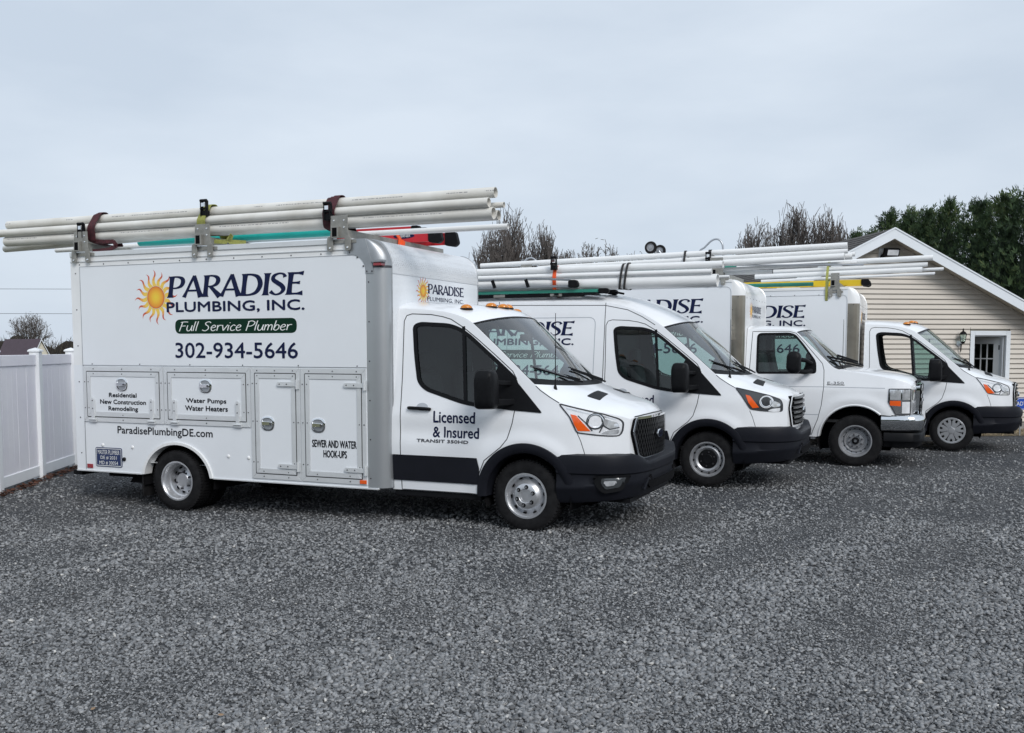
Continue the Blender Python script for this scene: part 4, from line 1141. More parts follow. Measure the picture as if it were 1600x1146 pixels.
# ------------------------------------------------------------------ box bodies
def box_body(root, xr, xs, xf, y0, y1, z0, zs, zr, style, ry=.13):
    """xr rear, xs where the flat side ends, xf front face; z0 bottom, zs spring of the nose, zr roof"""
    M_corner, M_cap, M_nose, M_front = {'metal': (POST, ALUG, DIAM, PANEL), 'white': (STEEL, FIBRE, FIBRE, FIBRE)}[style]
    dx = xf - xs; NA, NN = 8, 12
    plan = [(0.0, y0)]
    for k in range(NA + 1):
        t = math.pi / 2 * k / NA; plan.append((dx * .25 + dx * .75 * math.sin(t), y0 + ry * (1 - math.cos(t))))
    plan_far = [(p, y1 - (q - y0)) for p, q in plan][::-1]
    mid = [(dx, y0 + ry + (y1 - y0 - 2 * ry) * k / 12) for k in range(13)]
    cols = plan + mid[1:-1] + plan_far; i1 = len(plan) - 1; i2 = i1 + len(mid) - 1
    def P(col, r):            # r in [0,1]: bottom to spring; [1,2]: nose arc
        d, y = col
        if r <= 1: return (xs + d, y, z0 + (zs - z0) * r)
        a = (r - 1) * math.pi / 2
        return (xs + d * math.cos(a), y, zs + (zr - zs) * math.sin(a))
    low = [[P(cc, r) for cc in cols] for r in (0, .25, .5, .75, 1)]
    up = [[P(cc, 1 + k / NN) for cc in cols] for k in range(NN + 1)]
    sl = lambda rows, a, b: [r[a:b + 1] for r in rows]
    MB().grid(sl(low, 0, i1)).build('corner_post', M_corner, root, smooth=50)
    MB().grid(sl(low, i2, len(cols) - 1)).build('corner_post', M_corner, root, smooth=50)
    fp = MB().grid(sl(low, i1, i2)).build('front_panel', M_front, root, smooth=50)
    for a, b in ((0, i1), (i2, len(cols) - 1)):
        mb = MB(); mb.grid(sl(up, a, b)); y = y0 if a == 0 else y1
        mb.build('corner_cap', M_cap, root, smooth=50)
    MB().grid(sl(up, i1, i2)).build('roof_nose', M_nose, root, smooth=50)
    b = MB()
    b.add([(xr, y0 + .02, zr), (xs, y0 + .02, zr), (xs, y1 - .02, zr), (xr, y1 - .02, zr)], [(0, 1, 2, 3)])
    b.add([(xr, y0, z0), (xr, y1, z0), (xr, y1, zr), (xr, y0, zr)], [(0, 1, 2, 3)])
    b.add([(xr, y1, z0), (xs, y1, z0), (xs, y1, zr), (xr, y1, zr)], [(0, 1, 2, 3)])
    b.add([(xr, y0, z0 + .12), (xf - .05, y0 + .15, z0 + .12), (xf - .05, y1 - .15, z0 + .12), (xr, y1, z0 + .12)], [(0, 1, 2, 3)])
    b.build('box_shell', PANEL, root)
    # trim hoop between nose and front panel, seam beads
    for i_, r_ in ((i2, .009), (i1, .007)):
        MB().tube([P(cols[i_], r) for r in (0, .5, 1)] + [P(cols[i_], 1 + k / NN) for k in range(1, NN + 1)], r_, 6).build('seam_bead', M_cap if style == 'metal' else ALU, root, smooth=50)
    if style == 'metal':
        b = MB(); b.grid([[(P(cc, r)[0] + .006, P(cc, r)[1], P(cc, r)[2]) for cc in cols[i1:i2 + 1]] for r in (.967, 1.0)]); b.build('diamond_strip', DIAM, root)
        b = MB(); b.grid([[(P(cc, r)[0] + .004, P(cc, r)[1] - .004, P(cc, r)[2]) for cc in cols[:i1 + 1]] for r in (.99, 1.0)]); b.build('cap_edge', DARKCHROME, root)
    return P, cols, i1, i2
def side_surf(y): return lambda u, v, o: (u, y - o, v)
def front_surf(x): return lambda u, v, o: (x + o, u, v)

def logo_side(root, S, ox=0.0, oz=0.0, k=1.0, full=True, sun=True):
    """the painted sign, laid out as on the first truck's side"""
    m = lambda u0, v0, u1, v1: (ox + u0 * k, oz + v0 * k, ox + u1 * k, oz + v1 * k)
    if sun: sun_logo(ox - 4.417 * k, oz + 2.350 * k, .125 * k, S, root, .0004)
    put_layers(flare_word('PARADISE'), m(-4.262, 2.322, -2.425, 2.585), S, 'sign_lettering', NAVY, root, .0022)
    put_text('PLUMBING, INC.', m(-4.262, 2.168, -2.432, 2.290), S, 'sign_lettering', NAVY, root, .0022, .0045)
    P = rounded([(-4.152, 1.942), (-2.530, 1.942), (-2.530, 2.100), (-4.152, 2.100)], .075, 6)
    P = [(ox + u * k, oz + v * k) for u, v in P]
    pl = MB().add([S(u, v, .0015) for u, v in P], [tuple(range(len(P)))]).build('sign_strip', GREENV, root)
    put_layers(hand_line('Full Service Plumber'), m(-4.10, 1.968, -2.585, 2.078), S, 'script_lettering', WHITEV, pl, .0024)
    put_text('302-934-5646', m(-4.155, 1.676, -2.524, 1.842), S, 'sign_lettering', NAVY, root, .0022, .003)

def logo_front(root, S, y0, y1, z0, z1):
    w = y1 - y0; h = z1 - z0
    sun_logo(y0 + .02 * w, z0 + .55 * h, .066 * w, S, root, .0004)
    put_layers(flare_word('PARADISE', .02), (y0 + .12 * w, z0 + .40 * h, y1, z0 + h), S, 'front_lettering', NAVY, root, .0022)
    put_text('PLUMBING, INC.', (y0 + .11 * w, z0, y1, z0 + .27 * h), S, 'front_lettering', NAVY, root, .0022)

def frame_mb(x0, x1, z0, z1, w, y, t):
    """mitred four-piece frame standing t proud of the plane y"""
    b = MB(); o = [(x0, z0), (x1, z0), (x1, z1), (x0, z1)]; i = [(x0 + w, z0 + w), (x1 - w, z0 + w), (x1 - w, z1 - w), (x0 + w, z1 - w)]
    for k in range(4):
        j = (k + 1) % 4; q = [o[k], o[j], i[j], i[k]]
        c = (sum(p[0] for p in q) / 4, sum(p[1] for p in q) / 4)
        q = [(c[0] + (p[0] - c[0]) * .9985, c[1] + (p[1] - c[1]) * .9985) for p in q]
        b.prism(q, 'y', y - t, y + .004)
    return b
def latch(root, u, v, y):
    b = MB(); pr = []
    for s_, o in ((1.0, 0), (1.0, .006), (.90, .012), (.80, .013), (.74, .004)):
        pr.append([(u + .088 * s_ * math.copysign(abs(math.cos(t)) ** .8, math.cos(t)), y - o, v + .078 * s_ * math.copysign(abs(math.sin(t)) ** .8, math.sin(t))) for t in [2 * math.pi * k / 28 for k in range(29)]])
    b.grid(pr); l = b.build('paddle_latch', CHROME, root, smooth=45)
    b = MB(); b.add([(u + .064 * math.copysign(abs(math.cos(t)) ** .6, math.cos(t)), y - .0035, v + .056 * math.copysign(abs(math.sin(t)) ** .6, math.sin(t))) for t in [2 * math.pi * k / 24 for k in range(24)]], [tuple(range(24))]); b.build('latch_bowl', ALUG, l)
    b = MB(); b.prism(rounded([(u - .068, v - .022), (u + .062, v - .018), (u + .062, v + .020), (u - .068, v + .024)], .012, 2), 'y', y - .024, y - .004); b.build('latch_paddle', CHROME, l, bevel=.005)
    b = MB(); b.lathe([(0, -.0275), (.012, -.0275), (.013, -.02)], c=(u + .045, y, v), n=10); b.build('keyhole', DARKCHROME, l)
    return l
def strap_hinge(root, a, b_, y, w=.045):
    """flat strap from its rounded tip a to the knuckle at b_"""
    a, b_ = Vector(a), Vector(b_); d = (b_ - a).normalized(); n = Vector((-d.y, d.x)) * w / 2; pts = []
    for k in range(7):
        t = math.pi / 2 + math.pi * k / 6; pts.append(a + d * (w / 2) + (n.normalized() * math.sin(t) + d * math.cos(t)) * w / 2)
    pts = [tuple(p) for p in pts] + [tuple(b_ - n), tuple(b_ + n)]
    m = MB(); m.prism(pts, 'y', y - .012, y - .001)
    e = n.normalized() * .05
    m.tube([(b_.x - e.x, y - .014, b_.y - e.y), (b_.x + e.x, y - .014, b_.y + e.y)], .011, 8)
    q = [tuple(b_ + e), tuple(b_ - e), tuple(b_ - e + d * .03), tuple(b_ + e + d * .03)]
    m.prism(q, 'y', y - .010, y - .0015)
    h = m.build('strap_hinge', ALU, root, smooth=30)
    s = MB(); L = (b_ - a).length
    screw_rows(s, [tuple(a + d * (L * t)) for t in (.14, .5)], lambda u, v, o: (u, y - .012 - o, v), .008, .005)
    s.build('hinge_bolts', DARKCHROME, h)
    return h

# ------------------------------------------------------------------ vehicles
TH = rad(23.1)
def pose(x, y, z=0.0, th=TH): return Matrix.Translation((x, y, z)) @ Matrix.Rotation(-th, 4, 'Z')
M1 = pose(.5143, 10.3367); M2 = pose(2.8636, 13.2818, .025); M3 = pose(5.5649, 15.6048, .0); M4 = pose(7.9724, 17.7140, .02)

# ---- truck 1: service body with outside lockers
T1 = thing('service_truck', 'white box truck nearest the camera with lockers and strapped pipes overhead', 'truck', M1, 'plumbing trucks parked in a row')
cab1 = transit(T1, 'box', 'hex', 'bright', 'convex', markers=True, fog=True, side_glass=GLASS_D)
Y1 = -1.12
_ = box_body(T1, -5.69, -1.687, -1.46, Y1, 1.18, .352, 2.615, 2.885, 'metal')
S1 = side_surf(Y1); SF1 = front_surf(-1.46)
arch_c, arx, arz = (-4.18, .30), .505, .43
apts = [(arch_c[0] + arx * math.cos(t), arch_c[1] + arz * math.sin(t)) for t in np.linspace(math.pi - .12, .12, 22)]
# side skins
low = [(-5.69, .352)] + apts + [(-1.687, .352), (-1.687, 1.585), (-5.69, 1.585)]
vs, fs = fill(low, .4); MB().add([(u, Y1, v) for u, v in vs], fs).build('lower_side_panel', PANEL, T1)
UP = rounded([(-5.69, 1.5852), (-1.687, 1.5852), (-1.687, 2.885), (-5.69, 2.885)], [0, 0, 0, 0])
MB().add([(u, Y1, v) for u, v in UP], [(0, 1, 2, 3)]).build('upper_side_panel', FIBRE, T1)
P = rounded([(-5.545, 1.588), (-1.69, 1.588), (-1.69, 2.722), (-5.545, 2.722)], [0, 0, .16, .01], 8)
b = MB(); b.prism(P, 'y', Y1 - .004, Y1 + .002); b.build('sign_panel', PANEL, T1)
b = MB()
for p0, p1 in (((-5.545, .36), (-5.545, 2.722)), ((-5.545, 2.724), (-1.85, 2.724)), ((-5.545, 1.586), (-1.69, 1.586))):
    b.bar((p0[0], Y1 - .004, p0[1]), (p1[0], Y1 - .004, p1[1]), .006, .005)
b.build('panel_edge_trim', ALUG, T1)
b = MB()
b.prism([(-5.69, 2.84), (-1.83, 2.84), (-1.83, 2.893), (-5.69, 2.893)], 'y', Y1 - .012, Y1 + .03)
b.prism([(-5.69, 2.775), (-1.83, 2.775), (-1.83, 2.79), (-5.69, 2.79)], 'y', Y1 - .008, Y1 + .003)
b.build('roof_rail', ALU, T1, bevel=.004)
b = MB(); b.prism([(-1.90, 2.735)] + [(-1.85 + .165 * math.sin(t), 2.56 + .165 * math.cos(t)) for t in np.linspace(0, math.pi / 2, 8)] + [(-1.685, 2.535), (-1.60, 2.535), (-1.60, 2.60), (-1.687, 2.885), (-1.90, 2.885)], 'y', Y1 - .009, Y1 + .002); b.build('cap_flange', ALUG, T1)
b = MB(); b.prism([(-1.60, 2.645), (-1.47, 2.645), (-1.47, 2.665), (-1.60, 2.67)], 'y', Y1 - .03, Y1 + .04); mh = b.build('clearance_lamp_hood', ALUG, T1)
b = MB(); b.prism([(-1.585, 2.61), (-1.495, 2.61), (-1.495, 2.636), (-1.585, 2.636)], 'y', Y1 - .022, Y1 + .05); b.build('clearance_lamp', REDL, mh)
# arch flange
rows = []
for o, r in ((.02, 1.0), (-.018, 1.0), (-.018, .93), (.10, .93)):
    rows.append([(arch_c[0] + arx * r * math.cos(t), Y1 + o, max(arch_c[1] + arz * r * math.sin(t), .345)) for t in np.linspace(0.05, math.pi - .05, 30)])
MB().grid(rows).build('wheel_arch_trim', FIBRE, T1, smooth=40)
rows = [[(arch_c[0] + .5 * math.cos(t), y, arch_c[1] + .42 * math.sin(t)) for t in np.linspace(-.2, math.pi + .2, 24)] for y in (Y1 + .01, Y1 + .75)]
b = MB().grid(rows); b.add([p for p in rows[1]], [tuple(range(24))]); b.build('wheel_well', WELL, T1, smooth=40)
for xa, xb in ((-5.69, -4.69), (-3.67, -1.56)): MB().box(xa, xb, Y1 - .012, Y1 + .02, .336, .352).build('skirt_rail', ALU, T1, bevel=.003)
# locker doors
def locker(x0, x1, z0, z1, kind, w=.055):
    fr = frame_mb(x0 + .003, x1 - .003, z0, z1, w, Y1, .012).build('locker_frame', ALU, T1, bevel=.002)
    d = frame_mb(x0 + w + .006, x1 - w - .006, z0 + w + .006, z1 - w - .006, w - .004, Y1 - .004, .012).build('locker_door', ALU, T1, bevel=.002)
    g = MB(); q = w + .002
    for a, c in (((x0 + q, z0 + q), (x1 - q, z0 + q)), ((x1 - q, z0 + q), (x1 - q, z1 - q)), ((x1 - q, z1 - q), (x0 + q, z1 - q)), ((x0 + q, z1 - q), (x0 + q, z0 + q))):
        g.bar((a[0], Y1 - .006, a[1]), (c[0], Y1 - .006, c[1]), .012, .014, up=(0, 1, 0))
    g.build('door_gap', SEAM, d)
    p = MB(); k = 2 * w + .003; p.prism([(x0 + k, z0 + k), (x1 - k, z0 + k), (x1 - k, z1 - k), (x0 + k, z1 - k)], 'y', Y1 - .009, Y1 - .002); p.build('door_skin', PANEL, d)
    s = MB(); pts = []
    for fx in (.14, .5, .86):
        for zz in (z1 - w / 2, z1 - w * 1.5): pts.append((x0 + (x1 - x0) * fx, zz))
    for zz in (z0 + w / 2, z0 + w * 1.5):
        for fx in ((.5,) if kind == 'top' else (.25, .75)): pts.append((x0 + (x1 - x0) * fx, zz))
    for fz in ((.25, .72) if kind == 'top' else (.15, .52, .86)):
        for xx in (x0 + w / 2, x0 + w * 1.5, x1 - w / 2, x1 - w * 1.5): pts.append((xx, z0 + (z1 - z0) * fz))
    screw_rows(s, pts, lambda u, v, o: (u, Y1 - .0155 - o, v), .0075, .004); s.build('frame_rivets', DARKCHROME, fr)
    return d
L = [locker(-5.545, -4.341, .927, 1.572, 'top', .057), locker(-4.337, -3.141, .928, 1.572, 'top', .057), locker(-3.137, -2.499, .380, 1.572, 'side', .055), locker(-2.495, -1.692, .380, 1.572, 'side', .055)]
YD = Y1 - .016
for d, (u, v) in zip(L, ((-4.951, 1.368), (-3.746, 1.368), (-2.919, .979), (-2.277, .979))): latch(d, u, v, Y1 - .009)
for d, xs_ in ((L[0], (-5.392, -4.511)), (L[1], (-4.179, -3.308))):
    for x in xs_: strap_hinge(d, (x, 1.210), (x, .955), YD)
for z in (1.403, .528):
    strap_hinge(L[2], (-2.785, z), (-2.532, z), YD); strap_hinge(L[3], (-1.955, z), (-1.705, z), YD)
S1d = side_surf(Y1 - .009)
for t, bx in (('Residential', (-5.15, 1.220, -4.738, 1.268)), ('New Construction', (-5.288, 1.140, -4.603, 1.190)), ('Remodeling', (-5.163, 1.050, -4.722, 1.112))): put_text(t, bx, S1d, 'door_lettering', BLACKV, L[0], .0015, .0025)
for t, bx in (('Water Pumps', (-4.02, 1.165, -3.467, 1.228)), ('Water Heaters', (-4.036, 1.092, -3.449, 1.146))): put_text(t, bx, S1d, 'door_lettering', BLACKV, L[1], .0015, .0025)
for t, bx in (('SEWER AND WATER', (-2.357, .750, -1.815, .826)), ('HOOK-UPS', (-2.218, .646, -1.934, .720))): put_text(t, bx, S1d, 'door_lettering', BLACKV, L[3], .0015, .0025)
put_text('ParadisePlumbingDE.com', (-5.045, .775, -3.672, .884), S1, 'sign_lettering', BLACKV, T1, .002, .002)
logo_side(T1, side_surf(Y1 - .004))
logo_front(T1, SF1, -.345, .665, 2.29, 2.485)
# licence plate sign
Q = rounded([(-5.392, .402), (-4.988, .402), (-4.988, .628), (-5.392, .628)], .025, 3)
b = MB(); b.prism(Q, 'y', Y1 - .006, Y1 - .001); pl = b.build('licence_sign', mat('sign_navy', (.014, .030, .105), .35), T1)
b = MB(); Qa, Qb = offset_poly(Q, -.010), offset_poly(Q, -.017); n = len(Q)
b.add([(u, Y1 - .0065, v) for u, v in Qa] + [(u, Y1 - .0065, v) for u, v in Qb], [(i, (i + 1) % n, (i + 1) % n + n, i + n) for i in range(n)]); b.build('sign_border', WHITEV, pl)
for t, bx in (('MASTER PLUMBER', (-5.355, .548, -5.022, .598)), ('DE # 2031', (-5.315, .487, -5.068, .530)), ('MD # 30054', (-5.335, .425, -5.050, .470))): put_text(t, bx, side_surf(Y1 - .006), 'sign_print', WHITEV, pl)
b = MB(); b.prism([(-5.528, .376), (-5.440, .376), (-5.440, .426), (-5.528, .426)], 'y', Y1 - .01, Y1 - .001); b.build('side_reflector', REDL, T1, bevel=.004)
b = MB(); b.prism([(-1.776, .390), (-1.696, .390), (-1.696, .430), (-1.776, .430)], 'y', Y1 - .022, Y1 - .012); b.build('side_reflector', ORANGE, T1, bevel=.004)
b = MB()
for u, v in ((-5.28, .655), (-4.83, .645), (-3.46, .600), (-3.19, .595)): b.sphere((u, Y1, v), .022, 10, 6, (1, .5, 1))
b.build('bolt_head', FIBRE, T1, smooth=60)
b = MB(); b.sphere((-4.955, Y1 - .005, .502), .024, 10, 6); b.build('fuel_cap', BLACKP, T1, smooth=60)
s = MB()
screw_rows(s, [(-5.615, z) for z in np.arange(.55, 2.75, .42)], S1, .009, .005)
screw_rows(s, [(x, 2.748) for x in np.arange(-5.55, -1.9, .37)], S1, .009, .005)
screw_rows(s, [(x, 1.600) for x in np.arange(-5.4, -1.75, .72)], side_surf(Y1 - .004), .008, .005)
screw_rows(s, [(-1.655, z) for z in np.arange(.45, 2.5, .40)], S1, .009, .005)
screw_rows(s, [(-1.87, 2.75), (-1.87, 2.84), (-1.78, 2.70), (-1.71, 2.61), (-1.67, 2.555), (-1.61, 2.555)], side_surf(Y1 - .009), .010, .005)
screw_rows(s, [(-.985, z) for z in np.arange(.5, 2.5, .55)], SF1, .008, .005)
s.build('body_rivets', DARKCHROME, T1)
b = MB(); b.box(-5.84, -5.69, -1.05, 1.1, .275, .335); b.build('step_bumper', BLACKP, T1, bevel=.01)
b = MB(); b.box(-5.3, -4.75, -1.02, -.7, .28, .34); b.prism([(-5.0, .215), (-4.55, .22), (-4.55, .29), (-4.95, .285)], 'y', -1.0, -.92); b.box(-5.6, -1.5, -.5, .5, .36, .46); b.box(-4.28, -4.16, -1.0, 1.0, .25, .37); b.build('chassis_rail', WELL, T1)
b = MB(); b.box(-4.72, -4.70, -1.10, -.6, .08, .40); b.build('mud_flap', RUBBER, T1)
for sd in (-1, 1):
    wheel(T1, (-4.215, sd * (1.0 if sd < 0 else 1.05), .285), .345, .20, .215, 'dish', sd)
    wheel(T1, (-4.215, sd * .74, .285), .345, .20, .215, 'dish', sd)
# door lettering
SD = lambda u, v, o: cab1.S3(u, v, o, -1)
dr = cab1.door[-1]
put_text('Licensed', (-.985, 1.040, -.528, 1.152), SD, 'door_lettering', NAVY, dr, .002, .003)
put_text('& Insured', (-.993, .892, -.485, .997), SD, 'door_lettering', NAVY, dr, .002, .003)
put_text('TRANSIT 350HD', (-1.175, .838, -.598, .868), SD, 'model_lettering', DARKCHROME, dr, .003, .002)

# ---- van 2: medium roof panel van
T2 = thing('panel_van', 'white medium-roof panel van second in the row, without a box body', 'van', M2, 'plumbing trucks parked in a row')
cab2 = transit(T2, 'van', 'bars', 'dark', 'plain', medium=True, body_end=-5.15)
SV = lambda u, v, o: cab2.S3(u, v, o, -1)
logo_side(T2, SV, .130, .043, .806)
for path in ([(-1.400, .34), (-1.400, 1.5), (-1.405, 2.36)], [(-2.955, .34), (-2.955, 2.40)], [(-5.1, 2.335), (-2.9, 2.350), (-1.41, 2.325), (-1.1, 2.262), (-.9, 2.170), (-.72, 2.060)]):
    cab2.ribbon(path, .009, .0012, 'body_gap', SEAM, T2)
for pp in (rounded([(-2.80, 1.18), (-1.535, 1.18), (-1.535, 2.168), (-2.80, 2.168)], .10, 5), rounded([(-4.95, 1.18), (-3.1, 1.18), (-3.1, 2.168), (-4.95, 2.168)], .10, 5)):
    cab2.ribbon(pp, .010, .0012, 'press_line_shade', PRESS_SHADE, T2, closed=True)
b = MB(); E_ = [cab2.S3(-5.15, z, 0, s_) for s_ in (-1, 1) for z in (.34, 1.2, 2.0, 2.36)]
pts = [cab2.S3(-5.149, z, 0, -1) for z in np.linspace(.34, 2.36, 10)] + [tuple(cab2.topT(cab2.T[-1], v)) for v in np.linspace(-.9, .9, 9)] + [cab2.S3(-5.149, z, 0, 1) for z in np.linspace(2.36, .34, 10)]
b.add(pts, [tuple(range(len(pts)))]).build('rear_doors', PAINT, T2)
put_text('Licensed', (-1.15, 1.040, -.693, 1.152), SV, 'door_lettering', NAVY, cab2.door[-1], .002, .003)
put_text('& Insured', (-1.158, .892, -.650, .997), SV, 'door_lettering', NAVY, cab2.door[-1], .002, .003)
for sd in (-1, 1):
    wheel(T2, (-3.96, sd * .862, .345), .352, .205, .215, 'plain', sd); wheel_well(cab2, (-3.96, .355), .455, sd, y_out=.985)

# ---- truck 3 and truck 4: box trucks
T3 = thing('box_truck', 'white box truck third in the row with chrome bumper and brown steel corner', 'truck', M3, 'plumbing trucks parked in a row')
cab3 = econoline(T3)
T4 = thing('box_truck', 'white box truck farthest right with silver wheel cover and window rolled down', 'truck', M4, 'plumbing trucks parked in a row')
cab4 = transit(T4, 'box', 'bars', 'bright', 'cover', markers=True, window_open=True)
def white_box(root, xs, xf, zs, zr, ztrim, ox, oz, front_text):
    y = -1.12
    box_body(root, -5.9, xs, xf, y, 1.12, .46, zs, zr, 'white', ry=.10)
    MB().add([(-5.9, y, .46), (xs, y, .46), (xs, y, zr), (-5.9, y, zr)], [(0, 1, 2, 3)]).build('side_panel', PANEL, root)
    b = MB(); P = rounded([(-5.85, .5), (xs - .012, .5), (xs - .012, ztrim), (-5.85, ztrim)], [0, 0, .09, 0], 6)
    b.prism(P, 'y', y - .004, y + .002); b.build('sign_panel', PANEL, root)
    b = MB(); PP = P[1:-1] + [P[-1]]
    for a, c in zip(P[1:], P[2:]): b.bar((a[0], y - .004, a[1]), (c[0], y - .004, c[1]), .007, .006)
    b.build('panel_edge_trim', ALUG, root)
    s = MB(); S = side_surf(y)
    screw_rows(s, [(x, ztrim + .012) for x in np.arange(-5.6, xs - .1, .42)], side_surf(y - .002), .008, .005)
    screw_rows(s, [(xs + .012, z) for z in np.arange(.7, zs, .24)] + [((xs + xf) / 2, zs - .02)], S, .008, .005)
    screw_rows(s, [(v, zs - .03) for v in np.arange(-.9, 1.0, .3)], front_surf(xf), .008, .005)
    s.build('body_rivets', DARKCHROME, root)
    b = MB(); b.prism([(-5.9, zr - .04), (xs, zr - .04), (xs, zr + .008), (-5.9, zr + .008)], 'y', y - .010, y + .03); b.build('roof_rail', FIBRE, root, bevel=.004)
    b = MB(); b.box(-5.85, -1.7, -.5, .5, .36, .52); b.box(-4.3, -4.2, -1.0, 1.0, .28, .40); b.build('chassis_rail', WELL, root)
    for sd in (-1, 1): wheel(root, (-4.1, sd * .95, .37), .375, .22, .215, 'dish', sd)
    logo_side(root, side_surf(y - .004), ox, oz, .95)
    logo_front(root, front_surf(xf), *front_text)
white_box(T3, -1.86, -1.665, 2.60, 2.845, 2.735, .004, .112, (-.50, .50, 2.27, 2.47))
white_box(T4, -1.75, -1.55, 2.55, 2.835, 2.70, -.155, .087, (-.50, .50, 2.20, 2.42))

# ------------------------------------------------------------------ roof loads
def rel(M, x, y, z, yaw=0.0, tilt=0.0): return M @ Matrix.Translation((x, y, z)) @ Matrix.Rotation(yaw, 4, 'Z') @ Matrix.Rotation(-tilt, 4, 'Y')
PIPES = {}
def pipe(M, x0, x1, y, z, r, m, label, group, name='pvc_pipe', z1=None, wall=.10, y1=None, cat='pipe'):
    z1 = z if z1 is None else z1; y1 = y if y1 is None else y1
    L = math.hypot(x1 - x0, z1 - z); b = MB(); h = L / 2; ri = r * (1 - wall)
    b.lathe([(ri, -h + .5), (ri, -h), (r, -h), (r, 0), (r, h), (ri, h), (ri, h - .5)], n=28, axis='x')
    b.add([(-h + .5, ri * math.cos(t), ri * math.sin(t)) for t in [2 * math.pi * k / 20 for k in range(20)]], [tuple(range(20))])
    b.add([(h - .5, ri * math.cos(t), ri * math.sin(t)) for t in [2 * math.pi * k / 20 for k in range(20)]], [tuple(range(20))])
    o = b.build(name, m, None, smooth=40, matrix=rel(M, (x0 + x1) / 2, (y + y1) / 2, (z + z1) / 2, math.atan2(y1 - y, x1 - x0), math.atan2(z1 - z, x1 - x0)))
    return tag(o, label, cat, group)
G1 = 'pipes strapped on the first truck'
pipe(M1, -6.87, -.325, -.95, 3.283, .052, PVC_PRINT[0], 'white plastic pipe lying topmost of the bundle on the front truck', G1)
pipe(M1, -6.96, -.36, -1.03, 3.180, .046, PVC, 'white plastic pipe second from top in the front truck bundle, nearest the camera', G1)
pipe(M1, -6.87, -.33, -.985, 3.081, .059, PVC_PRINT[1], 'thickest printed white pipe in the lower tier of the front truck bundle', G1)
pipe(M1, -7.10, -.58, -.82, 3.020, .042, PVC, 'white pipe lowest of the front truck bundle, shaded under the thickest pipe', G1, z1=3.13)
pipe(M1, -6.2, -.335, -.850, 3.078, .050, PVC, 'white pipe whose open end shows just behind the thickest front truck pipe', G1)
pipe(M1, -6.5, -.27, -.872, 3.172, .028, PVC, 'thin white pipe squeezed behind the front truck bundle, its small end showing', G1)
pipe(M1, -6.70, -.43, -.40, 3.026, .030, PVCB, 'slim white pipe lying alone under the front truck bundle, sticking out farthest right', G1)
pipe(M1, -5.17, -2.43, -.55, 3.050, .050, TEAL, 'bright teal pipe lying under the white bundle on the front truck', G1, name='teal_pipe')
G2 = 'pipes strapped on the second van'
pipe(M2, -5.6, .112, -.70, 2.825, .047, PVCB, 'white pipe on top of the panel van stack, ending farthest right of the three', G2)
pipe(M2, -5.6, -.018, -.75, 2.737, .034, PVCB, 'thin white pipe in the middle of the panel van stack', G2)
pipe(M2, -5.6, .045, -.70, 2.624, .082, PVCB, 'fat white pipe at the bottom of the panel van stack', G2)
pipe(M2, -5.6, .02, -.53, 2.650, .068, PVCB, 'white pipe end peeping out behind the fat panel van pipe', G2)
pipe(M2, -5.0, .14, -.40, 2.69, .018, PVCB, 'very thin white pipe sticking out behind the panel van stack', G2)
G3 = 'pipes strapped on the third truck'
pipe(M3, -6.3, -.197, -.80, 3.222, .044, PVCB, 'long white pipe on top of the third truck stack, reaching the gable', G3, z1=3.336)
pipe(M3, -5.2, -.187, -.83, 3.150, .036, PVCB, 'white pipe second from top on the third truck', G3, z1=3.245)
pipe(M3, -5.2, -.232, -.86, 3.068, .052, PVCB, 'thicker white pipe third from top on the third truck', G3, z1=3.162)
pipe(M3, -5.0, -.13, -.70, 3.085, .045, PVCB, 'white pipe end just right of the thicker pipe on the third truck', G3, z1=3.172)
pipe(M3, -5.0, -.10, -.58, 3.15, .034, PVCB, 'small white pipe end at the far right of the third truck stack', G3, z1=3.215)
pipe(M3, -5.0, -.06, -.70, 2.985, .028, PVCB, 'white conduit sleeved over a thinner one under the third truck stack', G3, z1=3.075)
pipe(M3, -2.6, .046, -.86, 3.105, .011, CONDUIT, 'thin grey rod sloping down below the third truck stack', G3, name='metal_rod', z1=3.03, wall=.3)
pipe(M3, -4.2, -1.33, -.60, 3.00, .034, PVCB, 'short white pipe with a dark end above the third truck roof nose', G3, z1=2.985)
pipe(M3, -4.6, -1.95, -.30, 3.10, .034, GREENP, 'green pipe piece showing under the third truck stack', G3, name='green_pipe')
G4 = 'pipes strapped on the fourth truck'
pipe(M4, -3.9, -.391, -.75, 3.265, .047, PVCB, 'white pipe on top of the farthest truck stack, crossing the beige siding', G4, z1=3.334)
pipe(M4, -3.1, -.471, -.72, 3.175, .040, PVCB, 'white pipe second from top on the farthest truck', G4, z1=3.224)
pipe(M4, -3.42, -.554, -.80, 3.085, .043, PVCB, 'white pipe third from top on the farthest truck, starting behind the neighbour nose', G4, z1=3.132)
pipe(M4, -3.3, -.213, -.62, 3.10, .027, PVCB, 'thin white pipe sticking out farthest right over the siding', G4, z1=3.145)
pipe(M4, -3.3, -.35, -.85, 3.00, .024, PVCB, 'thin white pipe lowest on the farthest truck, rising to the right', G4, z1=3.052)
pipe(M4, -4.4, -2.42, -.40, 2.95, .036, GREENP, 'green pipe ending at a taped joint on the farthest truck roof', G4, name='green_pipe')

